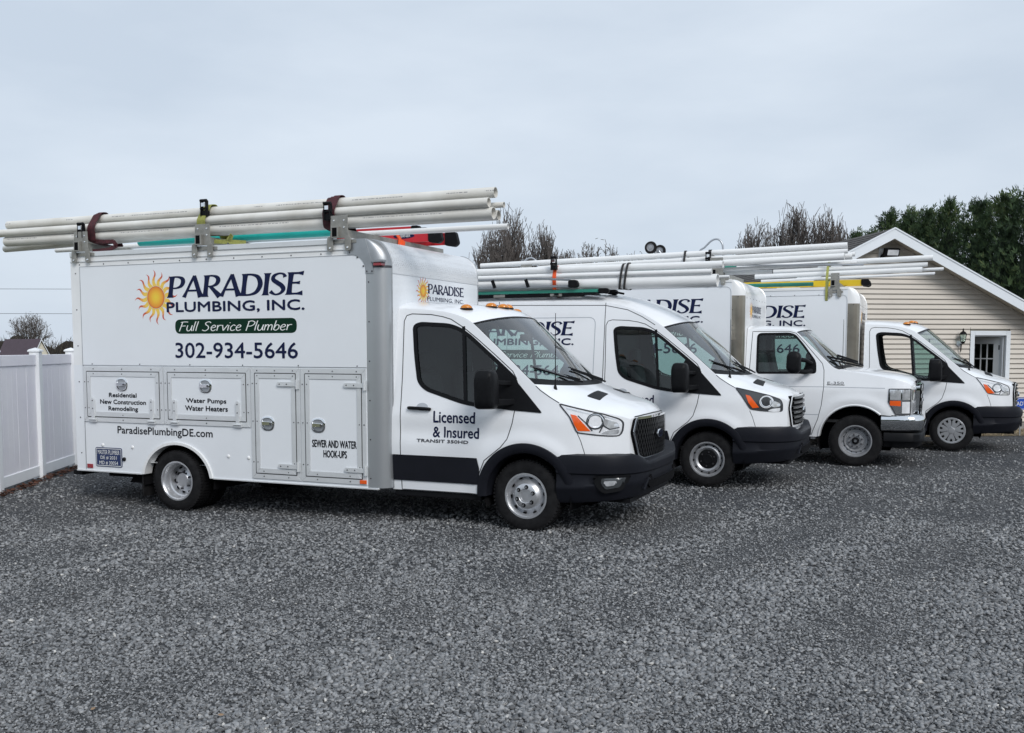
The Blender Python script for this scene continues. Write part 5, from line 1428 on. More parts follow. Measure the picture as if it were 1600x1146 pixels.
def loop_strap(M, x, pts, w, m, name, label, group, lean=0.0, buckle=None, layers=1, tail=None, gap=.55):
    """a webbing band round the outline pts in (y,z), with its ratchet"""
    root = thing(name, label, 'strap', rel(M, x, pts[0][0], pts[0][1]), group)
    for L in range(layers):
        P = rounded(offset_poly(pts, .006 + .009 * L), .03, 3); n = len(P); b = MB(); vs = []; fs = []; o = (L - (layers - 1) / 2) * w * gap
        for (u, v) in P:
            dx = o + lean * (v - pts[0][1])
            vs += [(dx - w / 2, u - pts[0][0], v - pts[0][1]), (dx + w / 2, u - pts[0][0], v - pts[0][1])]
        for i in range(n): j = (i + 1) % n; fs.append((2 * i, 2 * i + 1, 2 * j + 1, 2 * j))
        o_ = b.add(vs, fs).build('webbing', m, root); md = o_.modifiers.new('thick', 'SOLIDIFY'); md.thickness = .005
    if buckle:
        yb, zb, dx = buckle; y_, z_ = yb - pts[0][0], zb - pts[0][1]
        b = MB(); b.box(dx - .045, dx + .045, y_ - .035, y_ + .012, z_ - .085, z_ - .02); b.box(dx - .040, dx - .028, y_ - .05, y_, z_ - .08, z_ + .09); b.box(dx + .028, dx + .040, y_ - .05, y_, z_ - .08, z_ + .09)
        b.tube([(dx - .045, y_ - .035, z_ + .085), (dx + .045, y_ - .035, z_ + .085)], .018, 8); b.tube([(dx - .05, y_ - .03, z_), (dx + .05, y_ - .03, z_)], .014, 8)
        b.build('ratchet', BLACKP, root, bevel=.005)
        b = MB(); b.box(dx - .022, dx + .022, y_ - .052, y_ - .046, z_ + .02, z_ + .06); b.build('ratchet_plate', CHROME, root)
    if tail:
        b = MB()
        for a, c in zip(tail, tail[1:]):
            a = Vector(a) - Vector((x, *pts[0])); c = Vector(c) - Vector((x, *pts[0])); b.bar(a, c, .006, .045)
        b.build('strap_tail', m if name != 'red_strap' else STRAPK, root)
    return root
HULL1 = [(-1.055, 3.03), (-1.085, 3.18), (-1.05, 3.235), (-.995, 3.335), (-.93, 3.34), (-.85, 3.25), (-.74, 3.09), (-.66, 3.0), (-.96, 3.008)]
GS = 'straps on the first truck'
loop_strap(M1, -5.40, HULL1, .062, STRAPR, 'ratchet_strap', 'maroon ratchet strap round the front truck bundle at the tail end', GS, lean=.12, buckle=(-1.10, 3.13, -.10), layers=3, tail=[(-5.38, -1.05, 3.02), (-5.2, -1.08, 3.005), (-5.05, -1.09, 3.0), (-5.0, -1.09, 2.95), (-5.12, -1.09, 2.91), (-5.36, -1.10, 2.90)])
loop_strap(M1, -3.80, HULL1, .060, STRAPY, 'ratchet_strap', 'olive green ratchet strap round the middle of the front truck bundle', GS, lean=.10, buckle=(-1.05, 3.30, .05), layers=3, tail=[(-3.62, -1.08, 2.94), (-3.45, -1.08, 2.93), (-3.38, -1.08, 3.0), (-3.42, -1.08, 2.93), (-3.2, -1.08, 2.91)])
loop_strap(M1, -2.15, HULL1, .075, STRAPR, 'ratchet_strap', 'maroon and black ratchet strap round the front truck bundle behind the cab', GS, lean=.06, buckle=(-1.11, 3.17, .03), layers=3)
b = thing('lashing_strap', 'bright orange strap knotted on the front crossbar of the nearest truck', 'strap', rel(M1, -1.98, .02, 2.95), GS)
m_ = MB(); m_.bar((.05, -.02, -.06), (.05, .0, .05), .07, .012, up=(1, 0, 0)); m_.bar((.052, 0, .04), (.03, -.09, .14), .045, .012, up=(1, 0, 0)); m_.bar((.058, .03, -.055), (.058, .06, .04), .06, .012, up=(1, 0, 0)); m_.build('webbing', STRAPO, b)
m_ = MB(); m_.bar((.045, -.06, .13), (.045, .02, .125), .03, .02, up=(1, 0, 0)); m_.build('hook', BLACKP, b)
HULL2 = [(-.79, 2.54), (-.795, 2.73), (-.755, 2.86), (-.70, 2.88), (-.64, 2.86), (-.47, 2.70), (-.45, 2.60), (-.50, 2.55)]
GS2 = 'straps on the second van'
loop_strap(M2, -2.15, HULL2, .05, STRAPO, 'ratchet_strap', 'orange ratchet strap round the panel van pipes above the cab', GS2, buckle=(-.79, 2.90, 0.0))
loop_strap(M2, -1.20, HULL2, .030, STRAPK, 'ratchet_strap', 'black double strap round the panel van pipes near their ends', GS2, layers=2, lean=.12, gap=2.2)
HULL3 = [(-.92, 2.98), (-.93, 3.08), (-.89, 3.20), (-.82, 3.345), (-.77, 3.345), (-.53, 3.22), (-.55, 3.10), (-.66, 2.99)]
GS3 = 'straps on the third truck'
loop_strap(M3, -2.67, HULL3, .035, STRAPK, 'black_strap', 'thin black strap round the third truck pipes, left of the ratchet', GS3)
loop_strap(M3, -2.27, HULL3, .05, STRAPK, 'ratchet_strap', 'black ratchet strap round the third truck pipes beside a bracket', GS3, buckle=(-.93, 3.20, 0))
HULL4 = [(-1.13, 2.60), (-1.14, 2.75), (-1.14, 3.0), (-.98, 3.22), (-.75, 3.33), (-.70, 3.30), (-.72, 3.0), (-1.08, 2.9), (-1.09, 2.62)]
loop_strap(M4, -2.11, HULL4, .045, STRAPY, 'webbing_strap', 'olive yellow strap hanging in a loop over the farthest truck box edge', 'straps on the fourth truck')

def rack(root, xs_, zbar, zlow, ztop, y=-1.135, wide=1.12, k=1.0):
    for x in xs_:
        b = MB(); b.box(x - .03, x + .03, y + .02, wide, zbar - .04, zbar + .04); bar = b.build('rack_crossbar', GALV, root, bevel=.004)
        b = MB()
        for dx in (-.105 * k, .105 * k):
            b.prism(rounded([(x + dx - .036, zlow), (x + dx + .036, zlow), (x + dx + .036, zlow + .15), (x + dx - .036, zlow + .15)], .034, 4), 'y', y - .022, y - .012)
        b.prism([(x - .115 * k, zlow + .13), (x + .115 * k, zlow + .13), (x + .105 * k, zbar), (x + .10 * k, ztop), (x - .10 * k, ztop), (x - .105 * k, zbar)], 'y', y - .012, y - .002)
        b.box(x - .15 * k, x + .19 * k, y - .0015, y + .10, zlow + .08, zlow + .115)
        br = b.build('rack_bracket', GALV, root, bevel=.003)
        b = MB(); b.prism([(x - .075, zbar - .06), (x + .01, zbar - .06), (x + .01, zbar + .06), (x - .075, zbar + .06)], 'y', y - .05, y - .012); b.build('tube_end', GALV, br, bevel=.004)
        b = MB(); b.prism([(x - .060, zbar - .045), (x - .005, zbar - .045), (x - .005, zbar + .045), (x - .060, zbar + .045)], 'y', y - .0505, y - .03); b.build('tube_hollow', HOLE, br)
        s = MB(); S = side_surf(y - .022)
        screw_rows(s, [(x - .105 * k, zlow + .035), (x + .105 * k, zlow + .035)], S, .013, .008); screw_rows(s, [(x - .06, ztop - .05), (x + .06, ztop - .05), (x + .06, ztop - .12)], side_surf(y - .012), .010, .006); s.build('rack_bolts', CHROME, br)
rack(T1, (-5.49, -3.725, -1.98), 2.955, 2.765, 3.125)
rack(T3, (-5.3, -2.10), 2.955, 2.76, 3.19, y=-1.135)
rack(T4, (-5.2, -1.97), 2.915, 2.66, 3.09, y=-1.135, k=.72)
# van rack: low black rails along the roof and crossbars
b = MB()
for y in (-.80, .80): b.box(-4.9, -1.72, y - .03, y + .03, 2.450, 2.500)
for x in (-4.6, -3.4, -2.1): b.box(x - .03, x + .03, -.86, .86, 2.470, 2.4995)
b.build('rack_rail', BLACKP, T2, bevel=.004)
for x in (-2.95, -2.11): b = MB(); b.box(x - .085, x + .085, -.836, -.831, 2.458, 2.494); b.build('rack_plate', GALV, T2)
b = MB(); b.prism([(-1.72, 2.47), (-1.50, 2.47), (-1.62, 2.53), (-1.72, 2.54)], 'y', -.83, -.72); b.tube([(-1.85, -.55, 2.545), (-1.45, -.55, 2.53), (-1.25, -.50, 2.49)], .014, 8); b.build('rack_foot', BLACKP, T2)

def ladder(M, x0, x1, ya, yb, z, h, m, label, name, tip=None, step=.30, decal=False, w=.03):
    root = thing(name, label, 'ladder', rel(M, (x0 + x1) / 2, (ya + yb) / 2, z), 'ladders on the truck roofs'); mx, my = (x0 + x1) / 2, (ya + yb) / 2
    for y, s_ in ((ya, 1), (yb, -1)):
        b = MB(); y -= my
        b.box(x0 - mx, x1 - mx, y - .004, y + .004, .006, h - .006); b.box(x0 - mx, x1 - mx, y - .004, y + s_ * w, 0, .006); b.box(x0 - mx, x1 - mx, y - .004, y + s_ * w, h - .006, h)
        b.build('ladder_rail', m, root)
        if tip:
            b = MB(); b.prism(rounded([(x1 - mx - .06, -.008), (x1 - mx + tip * .6, -.03), (x1 - mx + tip, .01), (x1 - mx + tip * .7, h + .006), (x1 - mx - .06, h + .008)], .025, 3), 'y', y - .02 * s_ , y + (w + .015) * s_)
            b.build('ladder_foot', BLACKP, root, bevel=.006)
    b = MB(); x = x0 + .2
    while x < x1 - .05:
        b.tube([(x - mx, ya - my, h / 2), (x - mx, yb - my, h / 2)], .015, 8); x += step
    b.build('ladder_rungs', ALU, root, smooth=50)
    if decal:
        S = lambda u, v, o: (u - mx, ya - my - .004 - o, v - z)
        c = (x1 - .38, z + h * .52); P = [(c[0] + .14 * math.copysign(abs(math.cos(t)) ** 1.2, math.cos(t)), c[1] + .030 * math.sin(t)) for t in [2 * math.pi * k / 24 for k in range(24)]]
        d = MB().add([S(u, v, .001) for u, v in P], [tuple(range(24))]).build('ladder_label', NAVY, root)
        put_text('WERNER', (c[0] - .085, c[1] - .013, c[0] + .085, c[1] + .013), S, 'label_lettering', WHITEV, d)
    return root
ladder(M1, -2.95, -1.66, .30, .74, 2.997, .140, REDF, 'red fibreglass ladder with black feet on the front truck roof', 'step_ladder', tip=.12, decal=True)
ladder(M1, -2.75, -1.95, .42, .66, 3.145, .05, REDF, 'narrower red ladder section with black tips stacked on the lower red ladder', 'ladder_section', tip=.06)
ladder(M4, -4.2, -1.56, .20, .62, 2.955, .095, YELF, 'yellow fibreglass ladder with black foot on the farthest truck roof', 'extension_ladder', tip=.11)
ladder(M2, -4.4, -1.45, -.83, -.42, 2.504, .042, GREENP, 'green fibreglass ladder lying low on the panel van roof', 'step_ladder', tip=.10)
# aluminium ladder along the van's edge
root = thing('aluminium_ladder', 'grey aluminium ladder with black end cap along the panel van roof edge', 'ladder', rel(M2, -3.2, -.85, 2.545), 'ladders on the truck roofs')
for y in (0.0,):
    b = MB(); pts = [(-1.6, 0, .145), (.80, 0, .160), (1.30, 0, .125), (1.33, 0, .095)]
    for a, c in zip(pts, pts[1:]): b.bar((a[0], -.01, a[2]), (c[0], -.01, c[2]), .035, .028)
    b.bar((-1.6, -.01, .045), (1.33, -.01, .045), .035, .030); b.build('ladder_rail', mat('dull_aluminium', (.30, .32, .34), .45, .6), root, bevel=.004)
for x in (.18, .68): b = MB(); b.bar((x - .015, -.032, .15), (x + .025, -.032, .045), .012, .045, up=(1, 0, 0)); b.build('ladder_brace', BLACKP, root)
b = MB(); b.prism(rounded([(1.28, .02), (1.40, .02), (1.43, .06), (1.40, .125), (1.28, .125)], .03, 3), 'y', -.04, .03); b.build('ladder_foot', BLACKP, root, bevel=.006)

# bent hoops and the hand truck on truck 3
for k, (p, lb) in enumerate((([(-6.02, .3, 2.93), (-6.0, .3, 3.24), (-5.92, .3, 3.39), (-5.80, .3, 3.435), (-5.70, .3, 3.38), (-5.665, .3, 3.24), (-5.665, .3, 2.93)], 'bent grey tube hoop above the second van pipes near the bare tree'),
                            ([(-2.80, .3, 2.93), (-2.70, .3, 3.40), (-2.60, .3, 3.50), (-2.48, .3, 3.61), (-2.38, .3, 3.63), (-2.31, .3, 3.57), (-2.285, .3, 3.44), (-2.28, .3, 2.93)], 'bent grey tube hoop above the third truck pipes right of the wheels'))):
    b = MB(); c = Vector(p[0]); b.tube([Vector(q) - c for q in crom(p, 5)], .017, 8); tag(b.build('tube_hoop', CONDUIT, None, smooth=60, matrix=rel(M3, *p[0])), lb, 'pipe', 'bent hoops on the third truck')
ht = thing('hand_truck', 'hand truck lying on the third truck roof, two small black wheels up', 'hand truck', rel(M3, -3.34, -.45, 3.457))
b = MB(); b.tube([(0, 0, 0), (0, .60, 0)], .012, 8); b.tube([(.0, .08, 0), (.1, .08, -.13), (1.3, .08, -.20), (1.42, .30, -.20), (1.3, .52, -.20), (.1, .52, -.13), (0, .52, 0)], .016, 8); b.box(-.16, .0, .1, .5, -.17, -.155); b.tube([(.05, .1, -.13), (.05, .1, -.47)], .014, 6); b.tube([(.05, .5, -.13), (.05, .5, -.47)], .014, 6); b.tube([(1.2, .1, -.2), (1.2, .1, -.47)], .014, 6); b.tube([(1.2, .5, -.2), (1.2, .5, -.47)], .014, 6); b.build('hand_truck_frame', CONDUIT, ht, smooth=50)
for y in (0, .60):
    b = MB(); b.lathe([(.062, .03), (.075, .035), (.098, .028), (.105, 0), (.098, -.028), (.075, -.035), (.062, -.03)], c=(0, y, 0), n=32); w_ = b.build('wheel', RUBBER, ht, smooth=50)
    b = MB(); b.lathe([(0, -.030), (.022, -.030), (.024, -.018), (.05, -.016), (.058, -.030), (.066, -.030), (.066, .03)], c=(0, y, 0), n=24)
    b.build('rim', RIMG, w_, smooth=40)

# ------------------------------------------------------------------ ground
def ground_z(x, y):
    z = 0.0
    p = M1 @ Vector((-4.22, -.9, 0))
    z -= .055 * math.exp(-(((x - p.x) / 1.5) ** 2 + ((y - p.y) / 1.3) ** 2))
    if y > 45: z -= 2.0 * min(1, (y - 45) / 60) ** 2
    return z
GROUND = mat('gravel_bed', (0.105, 0.112, 0.122), 0.9)
def gravel_nodes(m):
    nt = m.node_tree; b = nt.nodes['Principled BSDF']; tc = nt.nodes.new('ShaderNodeTexCoord')
    v1 = nt.nodes.new('ShaderNodeTexVoronoi'); v1.inputs['Scale'].default_value = 42
    v2 = nt.nodes.new('ShaderNodeTexVoronoi'); v2.inputs['Scale'].default_value = 95
    n1 = nt.nodes.new('ShaderNodeTexNoise'); n1.inputs['Scale'].default_value = .55; n1.inputs['Detail'].default_value = 5
    for n in (v1, v2, n1): nt.links.new(tc.outputs['Object'], n.inputs['Vector'])
    sep = nt.nodes.new('ShaderNodeSeparateColor'); nt.links.new(v1.outputs['Color'], sep.inputs[0])
    r = nt.nodes.new('ShaderNodeValToRGB'); cr = r.color_ramp
    cr.elements[0].position = 0; cr.elements[0].color = (.024, .026, .029, 1)  # bed kept dark, the shade of gaps between stones put into it
    cr.elements[1].position = 1; cr.elements[1].color = (.24, .245, .25, 1)
    e = cr.elements.new(.55); e.color = (.070, .074, .080, 1)
    e = cr.elements.new(.9); e.color = (.15, .155, .162, 1)
    nt.links.new(sep.outputs[0], r.inputs['Fac'])
    mx = nt.nodes.new('ShaderNodeMixRGB'); mx.blend_type = 'MULTIPLY'; mx.inputs[0].default_value = 1
    r2 = nt.nodes.new('ShaderNodeValToRGB'); r2.color_ramp.elements[0].position = .35; r2.color_ramp.elements[0].color = (.72, .74, .78, 1); r2.color_ramp.elements[1].position = .65; r2.color_ramp.elements[1].color = (1.1, 1.08, 1.05, 1)
    nt.links.new(n1.outputs['Fac'], r2.inputs['Fac']); nt.links.new(r.outputs['Color'], mx.inputs[1]); nt.links.new(r2.outputs['Color'], mx.inputs[2]); nt.links.new(mx.outputs[0], b.inputs['Base Color'])
    ad = nt.nodes.new('ShaderNodeMath'); ad.operation = 'ADD'; nt.links.new(v1.outputs['Distance'], ad.inputs[0]); nt.links.new(v2.outputs['Distance'], ad.inputs[1])
    bp = nt.nodes.new('ShaderNodeBump'); bp.invert = True; bp.inputs['Strength'].default_value = 1.0; bp.inputs['Distance'].default_value = .022
    nt.links.new(ad.outputs[0], bp.inputs['Height']); nt.links.new(bp.outputs['Normal'], b.inputs['Normal'])
gravel_nodes(GROUND)
GRASS = mat('winter_grass', (0.10, 0.115, 0.045), 0.95, noise=(3, .4, (.13, .11, .06)), bump=(60, .5, .03))
def axis(a, fine0, fine1, b, step):
    v = list(np.arange(fine0, fine1, step)); l = []; r = []; s = step; p = fine0
    while p > a: s *= 1.45; p -= s; l.append(p)
    s = step; p = v[-1]
    while p < b: s *= 1.45; p += s; r.append(p)
    return l[::-1] + v + r
gx = axis(-600, -9.0, 14.0, 600, .5); gy = axis(-80, 0.0, 26.0, 900, .5)
b = MB(); V = [(x, y, ground_z(x, y)) for x in gx for y in gy]; n = len(gy); F = []; MI = []
for i in range(len(gx) - 1):
    for j in range(n - 1):
        F.append((i * n + j, (i + 1) * n + j, (i + 1) * n + j + 1, i * n + j + 1)); cx_, cy_ = (gx[i] + gx[i + 1]) / 2, (gy[j] + gy[j + 1]) / 2
        MI.append(0 if (-7.0 < cx_ < 30 and cy_ < 23) else 1)
b.v = V; b.f = F; b.mi = MI
g = b.build('ground', [GROUND, GRASS], None, smooth=60, fix=False); tag(g, kind='structure')

STONE = mat('crushed_stone', (0.17, 0.175, 0.185), 0.85)
def tone_nodes(m, stops):
    nt = m.node_tree; bsdf = nt.nodes['Principled BSDF']; a = nt.nodes.new('ShaderNodeAttribute'); a.attribute_name = 'tone'
    r = nt.nodes.new('ShaderNodeValToRGB'); cr = r.color_ramp
    cr.elements[0].position, cr.elements[0].color = stops[0][0], (*stops[0][1], 1); cr.elements[1].position, cr.elements[1].color = stops[-1][0], (*stops[-1][1], 1)
    for p, c in stops[1:-1]: e = cr.elements.new(p); e.color = (*c, 1)
    nt.links.new(a.outputs['Fac'], r.inputs['Fac']); nt.links.new(r.outputs['Color'], bsdf.inputs['Base Color'])
tone_nodes(STONE, [(0, (.080, .083, .086)), (.28, (.158, .163, .169)), (.70, (.232, .239, .246)), (.988, (.32, .325, .33)), (.996, (.46, .45, .43)), (1, (.60, .59, .56))])
def gravel(name, m, bands, seed, xlim=None, size=(.0071, .0157), flat=.55):
    rg = np.random.default_rng(seed); P = []
    for y0, y1, dn, sz in bands:
        w0, w1 = y0 * .56 + .3, y1 * .56 + .3; cnt = int((y1 - y0) * (w0 + w1) * dn)
        y = rg.uniform(y0, y1, cnt); x = rg.uniform(-1, 1, cnt) * (y * .56 + .3); k = x > -6.3 - .0 * y
        P.append(np.stack([x[k], y[k], np.full(k.sum(), sz)], 1))
    P = np.concatenate(P); N = len(P)
    base = np.array([(sx, sy, sz) for sx in (-1, 1) for sy in (-1, 1) for sz in (-1, 1)], float)
    Fc = np.array([(0, 1, 3, 2), (4, 6, 7, 5), (0, 4, 5, 1), (2, 3, 7, 6), (0, 2, 6, 4), (1, 5, 7, 3)])
    s = np.clip(rg.lognormal(0, .33, N), .5, 1.75) * (size[0] + size[1]) / 2 * .82 * P[:, 2]
    nz = np.sin(P[:, 0] * 1.9 + 1.3 * np.sin(P[:, 1] * 1.1)) * np.sin(P[:, 1] * 2.3 + 1.7 * np.sin(P[:, 0] * 1.3)) + .6 * np.sin(P[:, 0] * 4.1 - P[:, 1] * 2.7)
    s = s * np.clip(1.0 + .24 * nz, .62, 1.45)
    v = base[None] * rg.uniform(.35, 1.0, (N, 8, 3)) * (s[:, None, None] * np.stack([rg.uniform(.7, 1.35, N), rg.uniform(.55, 1.0, N), rg.uniform(flat * .6, flat * 1.3, N)], 1)[:, None, :])
    def rot(ax, a):
        c, sn = np.cos(a), np.sin(a); R = np.zeros((N, 3, 3)); i, j = [(1, 2), (2, 0), (0, 1)][ax]
        R[:, ax, ax] = 1; R[:, i, i] = c; R[:, j, j] = c; R[:, i, j] = -sn; R[:, j, i] = sn; return R
    R = rot(2, rg.uniform(0, 6.28, N)) @ rot(0, rg.normal(0, .38, N)) @ rot(1, rg.normal(0, .38, N))
    v = np.einsum('nij,nkj->nki', R, v)
    gz = np.array([ground_z(a, c) for a, c in P[:, :2]])
    v[:, :, 0] += P[:, None, 0]; v[:, :, 1] += P[:, None, 1]; v[:, :, 2] += (gz + s * rg.uniform(-.05, .55, N))[:, None]
    f = (np.arange(N)[:, None, None] * 8 + Fc[None]).reshape(-1, 4)
    me = bpy.data.meshes.new(name); me.vertices.add(N * 8); me.vertices.foreach_set('co', v.reshape(-1).astype(np.float32))
    me.loops.add(len(f) * 4); me.loops.foreach_set('vertex_index', f.reshape(-1).astype(np.int32)); me.polygons.add(len(f)); me.polygons.foreach_set('loop_start', (np.arange(len(f)) * 4).astype(np.int32))
    me.update(calc_edges=True)
    at = me.attributes.new('tone', 'FLOAT', 'POINT'); at.data.foreach_set('value', np.repeat(rg.uniform(0, 1, N), 8).astype(np.float32))
    return tag(obj(name, me, m), kind='stuff')
gravel('gravel', STONE, [(4.1, 5.6, 4500, 1.0), (5.6, 7.5, 2600, 1.08), (7.5, 10, 1250, 1.2), (10, 14, 420, 1.3), (14, 19, 90, 1.45)], 11)

# a few dry leaves lying on the stones
LEAF = mat('dry_leaf', (0.30, 0.20, 0.12), 0.8, noise=(30, .4))
def leaf(b, x, y, z, s, a, tilt):
    Rm = Matrix.Rotation(a, 3, 'Z') @ Matrix.Rotation(tilt, 3, 'X'); P = [(-s, 0, 0), (-.3 * s, .42 * s, .10 * s), (.5 * s, .34 * s, .02 * s), (s, 0, .12 * s), (.5 * s, -.34 * s, .02 * s), (-.3 * s, -.42 * s, .10 * s)]
    b.add([tuple(Rm @ Vector(p) + Vector((x, y, z))) for p in P], [(0, 1, 2, 3), (0, 3, 4, 5)])
for k, (x, y, lb) in enumerate(((-1.40, 4.58, 'curled tan leaf on the gravel at the bottom left'), (-2.05, 4.66, 'small tan leaf lying on the gravel left of the curled one'), (1.78, 4.75, 'tan dry leaf on the gravel at the bottom right'), (-3.15, 6.9, 'tan leaf on the gravel below the fence at the far left'))):
    b = MB(); leaf(b, 0, 0, 0, .017, k * 1.3, .5); tag(b.build('dry_leaf', LEAF, matrix=Matrix.Translation((x, y, .024))), lb, 'leaf', 'stray leaves on the gravel')
b = MB(); rg = random.Random(3)
for _ in range(900):
    y = rg.uniform(11.4, 16.5); x = -6.24 - (y - 12.06) * .117 - .03 + abs(rg.gauss(0, .06)) + .03; leaf(b, x, y, rg.uniform(.0, .05), rg.uniform(.015, .035), rg.uniform(0, 6.3), rg.gauss(0, .6))
tag(b.build('leaf_litter', mat('litter', (0.12, 0.05, 0.03), .9, noise=(9, .6)), fix=False), kind='stuff')

# ------------------------------------------------------------------ fence
def fence_pt(y): return (-6.33 - (y - 12.06) * .117, y)
FN = thing('vinyl_fence', 'white vinyl privacy fence running along the gravel at the left edge', 'fence', Matrix.Translation((*fence_pt(13.33), 0)))
fo = Vector((*fence_pt(13.33), 0)); ys = [8.98, 10.43, 11.88, 13.33, 14.78, 16.23, 17.68, 19.13]
fd = Vector((-.117, 1, 0)).normalized(); fnrm = Vector((fd.y, -fd.x, 0))
def fbox(b, y0, y1, z0, z1, th, off=0.0):
    a = Vector((*fence_pt(y0), 0)) - fo + fnrm * off; c = Vector((*fence_pt(y1), 0)) - fo + fnrm * off
    vs = [p + fnrm * s_ + Vector((0, 0, z)) for p in (a, c) for s_ in (-th / 2, th / 2) for z in (z0, z1)]
    b.add(vs, [(0, 1, 3, 2), (4, 6, 7, 5), (0, 4, 5, 1), (2, 3, 7, 6), (0, 2, 6, 4), (1, 5, 7, 3)])
for y in ys:
    b = MB(); fbox(b, y - .064, y + .064, -.05, 1.735, .128); po = b.build('post', VINYLP, FN, bevel=.006)
    c = Vector((*fence_pt(y), 0)) - fo; b = MB(); rows = []
    for w_, z in ((.078, 1.735), (.078, 1.752), (.070, 1.760), (.064, 1.766), (.004, 1.79)): rows.append([tuple(c + fd * (i * w_) + fnrm * (j * w_) + Vector((0, 0, z))) for i, j in ((-1, -1), (1, -1), (1, 1), (-1, 1), (-1, -1))])
    b.grid(rows); b.build('post_cap', VINYLP, po)
for y0, y1 in zip(ys, ys[1:]):
    a, c = y0 + .066, y1 - .066
    b = MB(); fbox(b, a, c, 1.555, 1.695, .05); b.build('top_rail', VINYLF, FN, bevel=.006)
    b = MB(); fbox(b, a, c, .045, .185, .05); b.build('bottom_rail', VINYLP, FN, bevel=.006)
    n = 8
    for k in range(n):
        p, q = a + (c - a) * k / n, a + (c - a) * (k + 1) / n
        b = MB(); fbox(b, p + .0012, q - .0012, .17, 1.57, .022, off=rnd.uniform(-.0012, .0012)); b.build('fence_board', VINYLF, FN, bevel=.0015)

# ------------------------------------------------------------------ building with the gable
SIDING = mat('beige_siding', (0.575, 0.53, 0.47), 0.6, noise=(1.5, .06), bump=(40, .08, .003))
TRIM = mat('white_trim', (0.72, 0.76, 0.80), 0.4, noise=(2, .05))
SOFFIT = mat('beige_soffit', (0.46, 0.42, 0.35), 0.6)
SHINGLE = mat('dark_shingle', (0.055, 0.050, 0.047), 0.9, noise=(8, .5, (.09, .085, .08)), bump=(50, .5, .01))
DOORP = mat('grey_white_door', (0.74, 0.76, 0.77), 0.4)
BYAW = rad(6.8)
BM = Matrix.Translation((10.53, 21.38, 0)) @ Matrix.Rotation(BYAW, 4, 'Z')
BLD = thing('siding_building', 'beige vinyl sided building with white gable trim and an open door', 'building', BM)
AX, AZ, SL, HW, DEP = -2.60, 4.13, .505, 3.75, 9.0     # gable: apex u, wall apex z, slope, half width, depth
b = MB(); b.prism([(AX - HW, .0), (AX - HW, AZ - SL * HW), (AX, AZ), (AX + HW, AZ - SL * HW), (AX + HW, 0), (.235, 0), (.235, 2.06), (-.50, 2.06), (-.50, 0)], 'y', .03, .16)
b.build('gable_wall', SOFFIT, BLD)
b = MB(); b.box(AX - HW, AX - HW + .15, .16, DEP, 0, AZ - SL * HW); b.box(AX + HW - .15, AX + HW, .16, DEP, 0, AZ - SL * HW); b.box(AX - HW + .15, AX + HW - .15, DEP - .15, DEP, 0, AZ - SL * HW); b.build('outer_wall', SIDING, BLD)
CH = .1065; z = .18
def clip_span(z): return AX - min(HW, (AZ - z) / SL), AX + min(HW, (AZ - z) / SL)
while z < AZ - .05:
    z1 = min(z + CH, AZ - .01); l0, r0 = clip_span(z); l1, r1 = clip_span(z1); segs = [((l0, l1), (r0, r1))]
    if z < 2.14: segs = [((l0, l1), (-.595, -.595)), ((.335, .335), (r0, r1))]
    for (a0, a1), (c0, c1) in segs:
        b = MB(); b.add([(a0, -.034, z), (c0, -.034, z), (c1, .002, z1), (a1, .002, z1), (a0, .03, z), (c0, .03, z), (c1, .03, z1), (a1, .03, z1)], [(0, 1, 2, 3), (4, 7, 6, 5), (0, 4, 5, 1), (3, 2, 6, 7), (0, 3, 7, 4), (1, 5, 6, 2)])
        b.build('siding_plank', SIDING, BLD)
    z = z1
b = MB(); b.box(AX - HW, AX + HW, -.005, .03, 0, .18); b.build('foundation', mat('foundation_block', (.30, .29, .27), .9, noise=(6, .3)), BLD)
OV = .38
for s_ in (-1, 1):
    E0 = (AX, AZ + .012); E1 = (AX + s_ * (HW + .35), AZ + .012 - SL * (HW + .35)); nn = .14
    b = MB(); b.prism([E0, E1, (E1[0], E1[1] + nn), (E0[0], E0[1] + nn)], 'y', -OV, DEP + .2); rf = b.build('roof', SHINGLE, BLD)
    n = 27
    for k in range(n):                                              # one strip of shingles after another, each lapping the next
        t0, t1 = k / n, (k + 1) / n; P = lambda t, h: (E0[0] + (E1[0] - E0[0]) * t, E0[1] + nn + (E1[1] - E0[1]) * t + h)
        b = MB(); b.prism([P(t0, .004), P(t1 + .3 / n, .022), P(t1 + .3 / n, .008), P(t0, .001)], 'y', -OV - .015, DEP + .2); b.build('shingle_course', SHINGLE, rf)
    b = MB(); b.prism([(E0[0], E0[1] - .075), (E1[0], E1[1] - .075), (E1[0], E1[1] + nn - .012), (E0[0], E0[1] + nn - .012)], 'y', -OV - .03, -OV - .002); b.build('fascia_board', TRIM, BLD)
    b = MB(); b.prism([(E0[0], E0[1] + nn - .012), (E1[0], E1[1] + nn - .012), (E1[0], E1[1] + nn + .02), (E0[0], E0[1] + nn + .02)], 'y', -OV - .045, -OV - .002); b.build('drip_edge', TRIM, BLD)
    b = MB()
    m_ = 30
    for k in range(m_):
        t0, t1 = k / m_ + .001, (k + 1) / m_ - .001; Q = lambda t, h: (E0[0] + (E1[0] - E0[0]) * t, E0[1] - .012 + (E1[1] - E0[1]) * t + h)
        b.prism([Q(t0, 0), Q(t1, 0), Q(t1, .010), Q(t0, .010)], 'y', -OV, .02)
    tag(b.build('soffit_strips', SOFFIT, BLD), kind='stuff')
    b = MB(); b.prism([(AX, AZ - .02), (AX + s_ * HW, AZ - .02 - SL * HW), (AX + s_ * HW, AZ - .055 - SL * HW), (AX, AZ - .055)], 'y', -.03, .0); b.build('soffit_trim', SIDING, BLD)
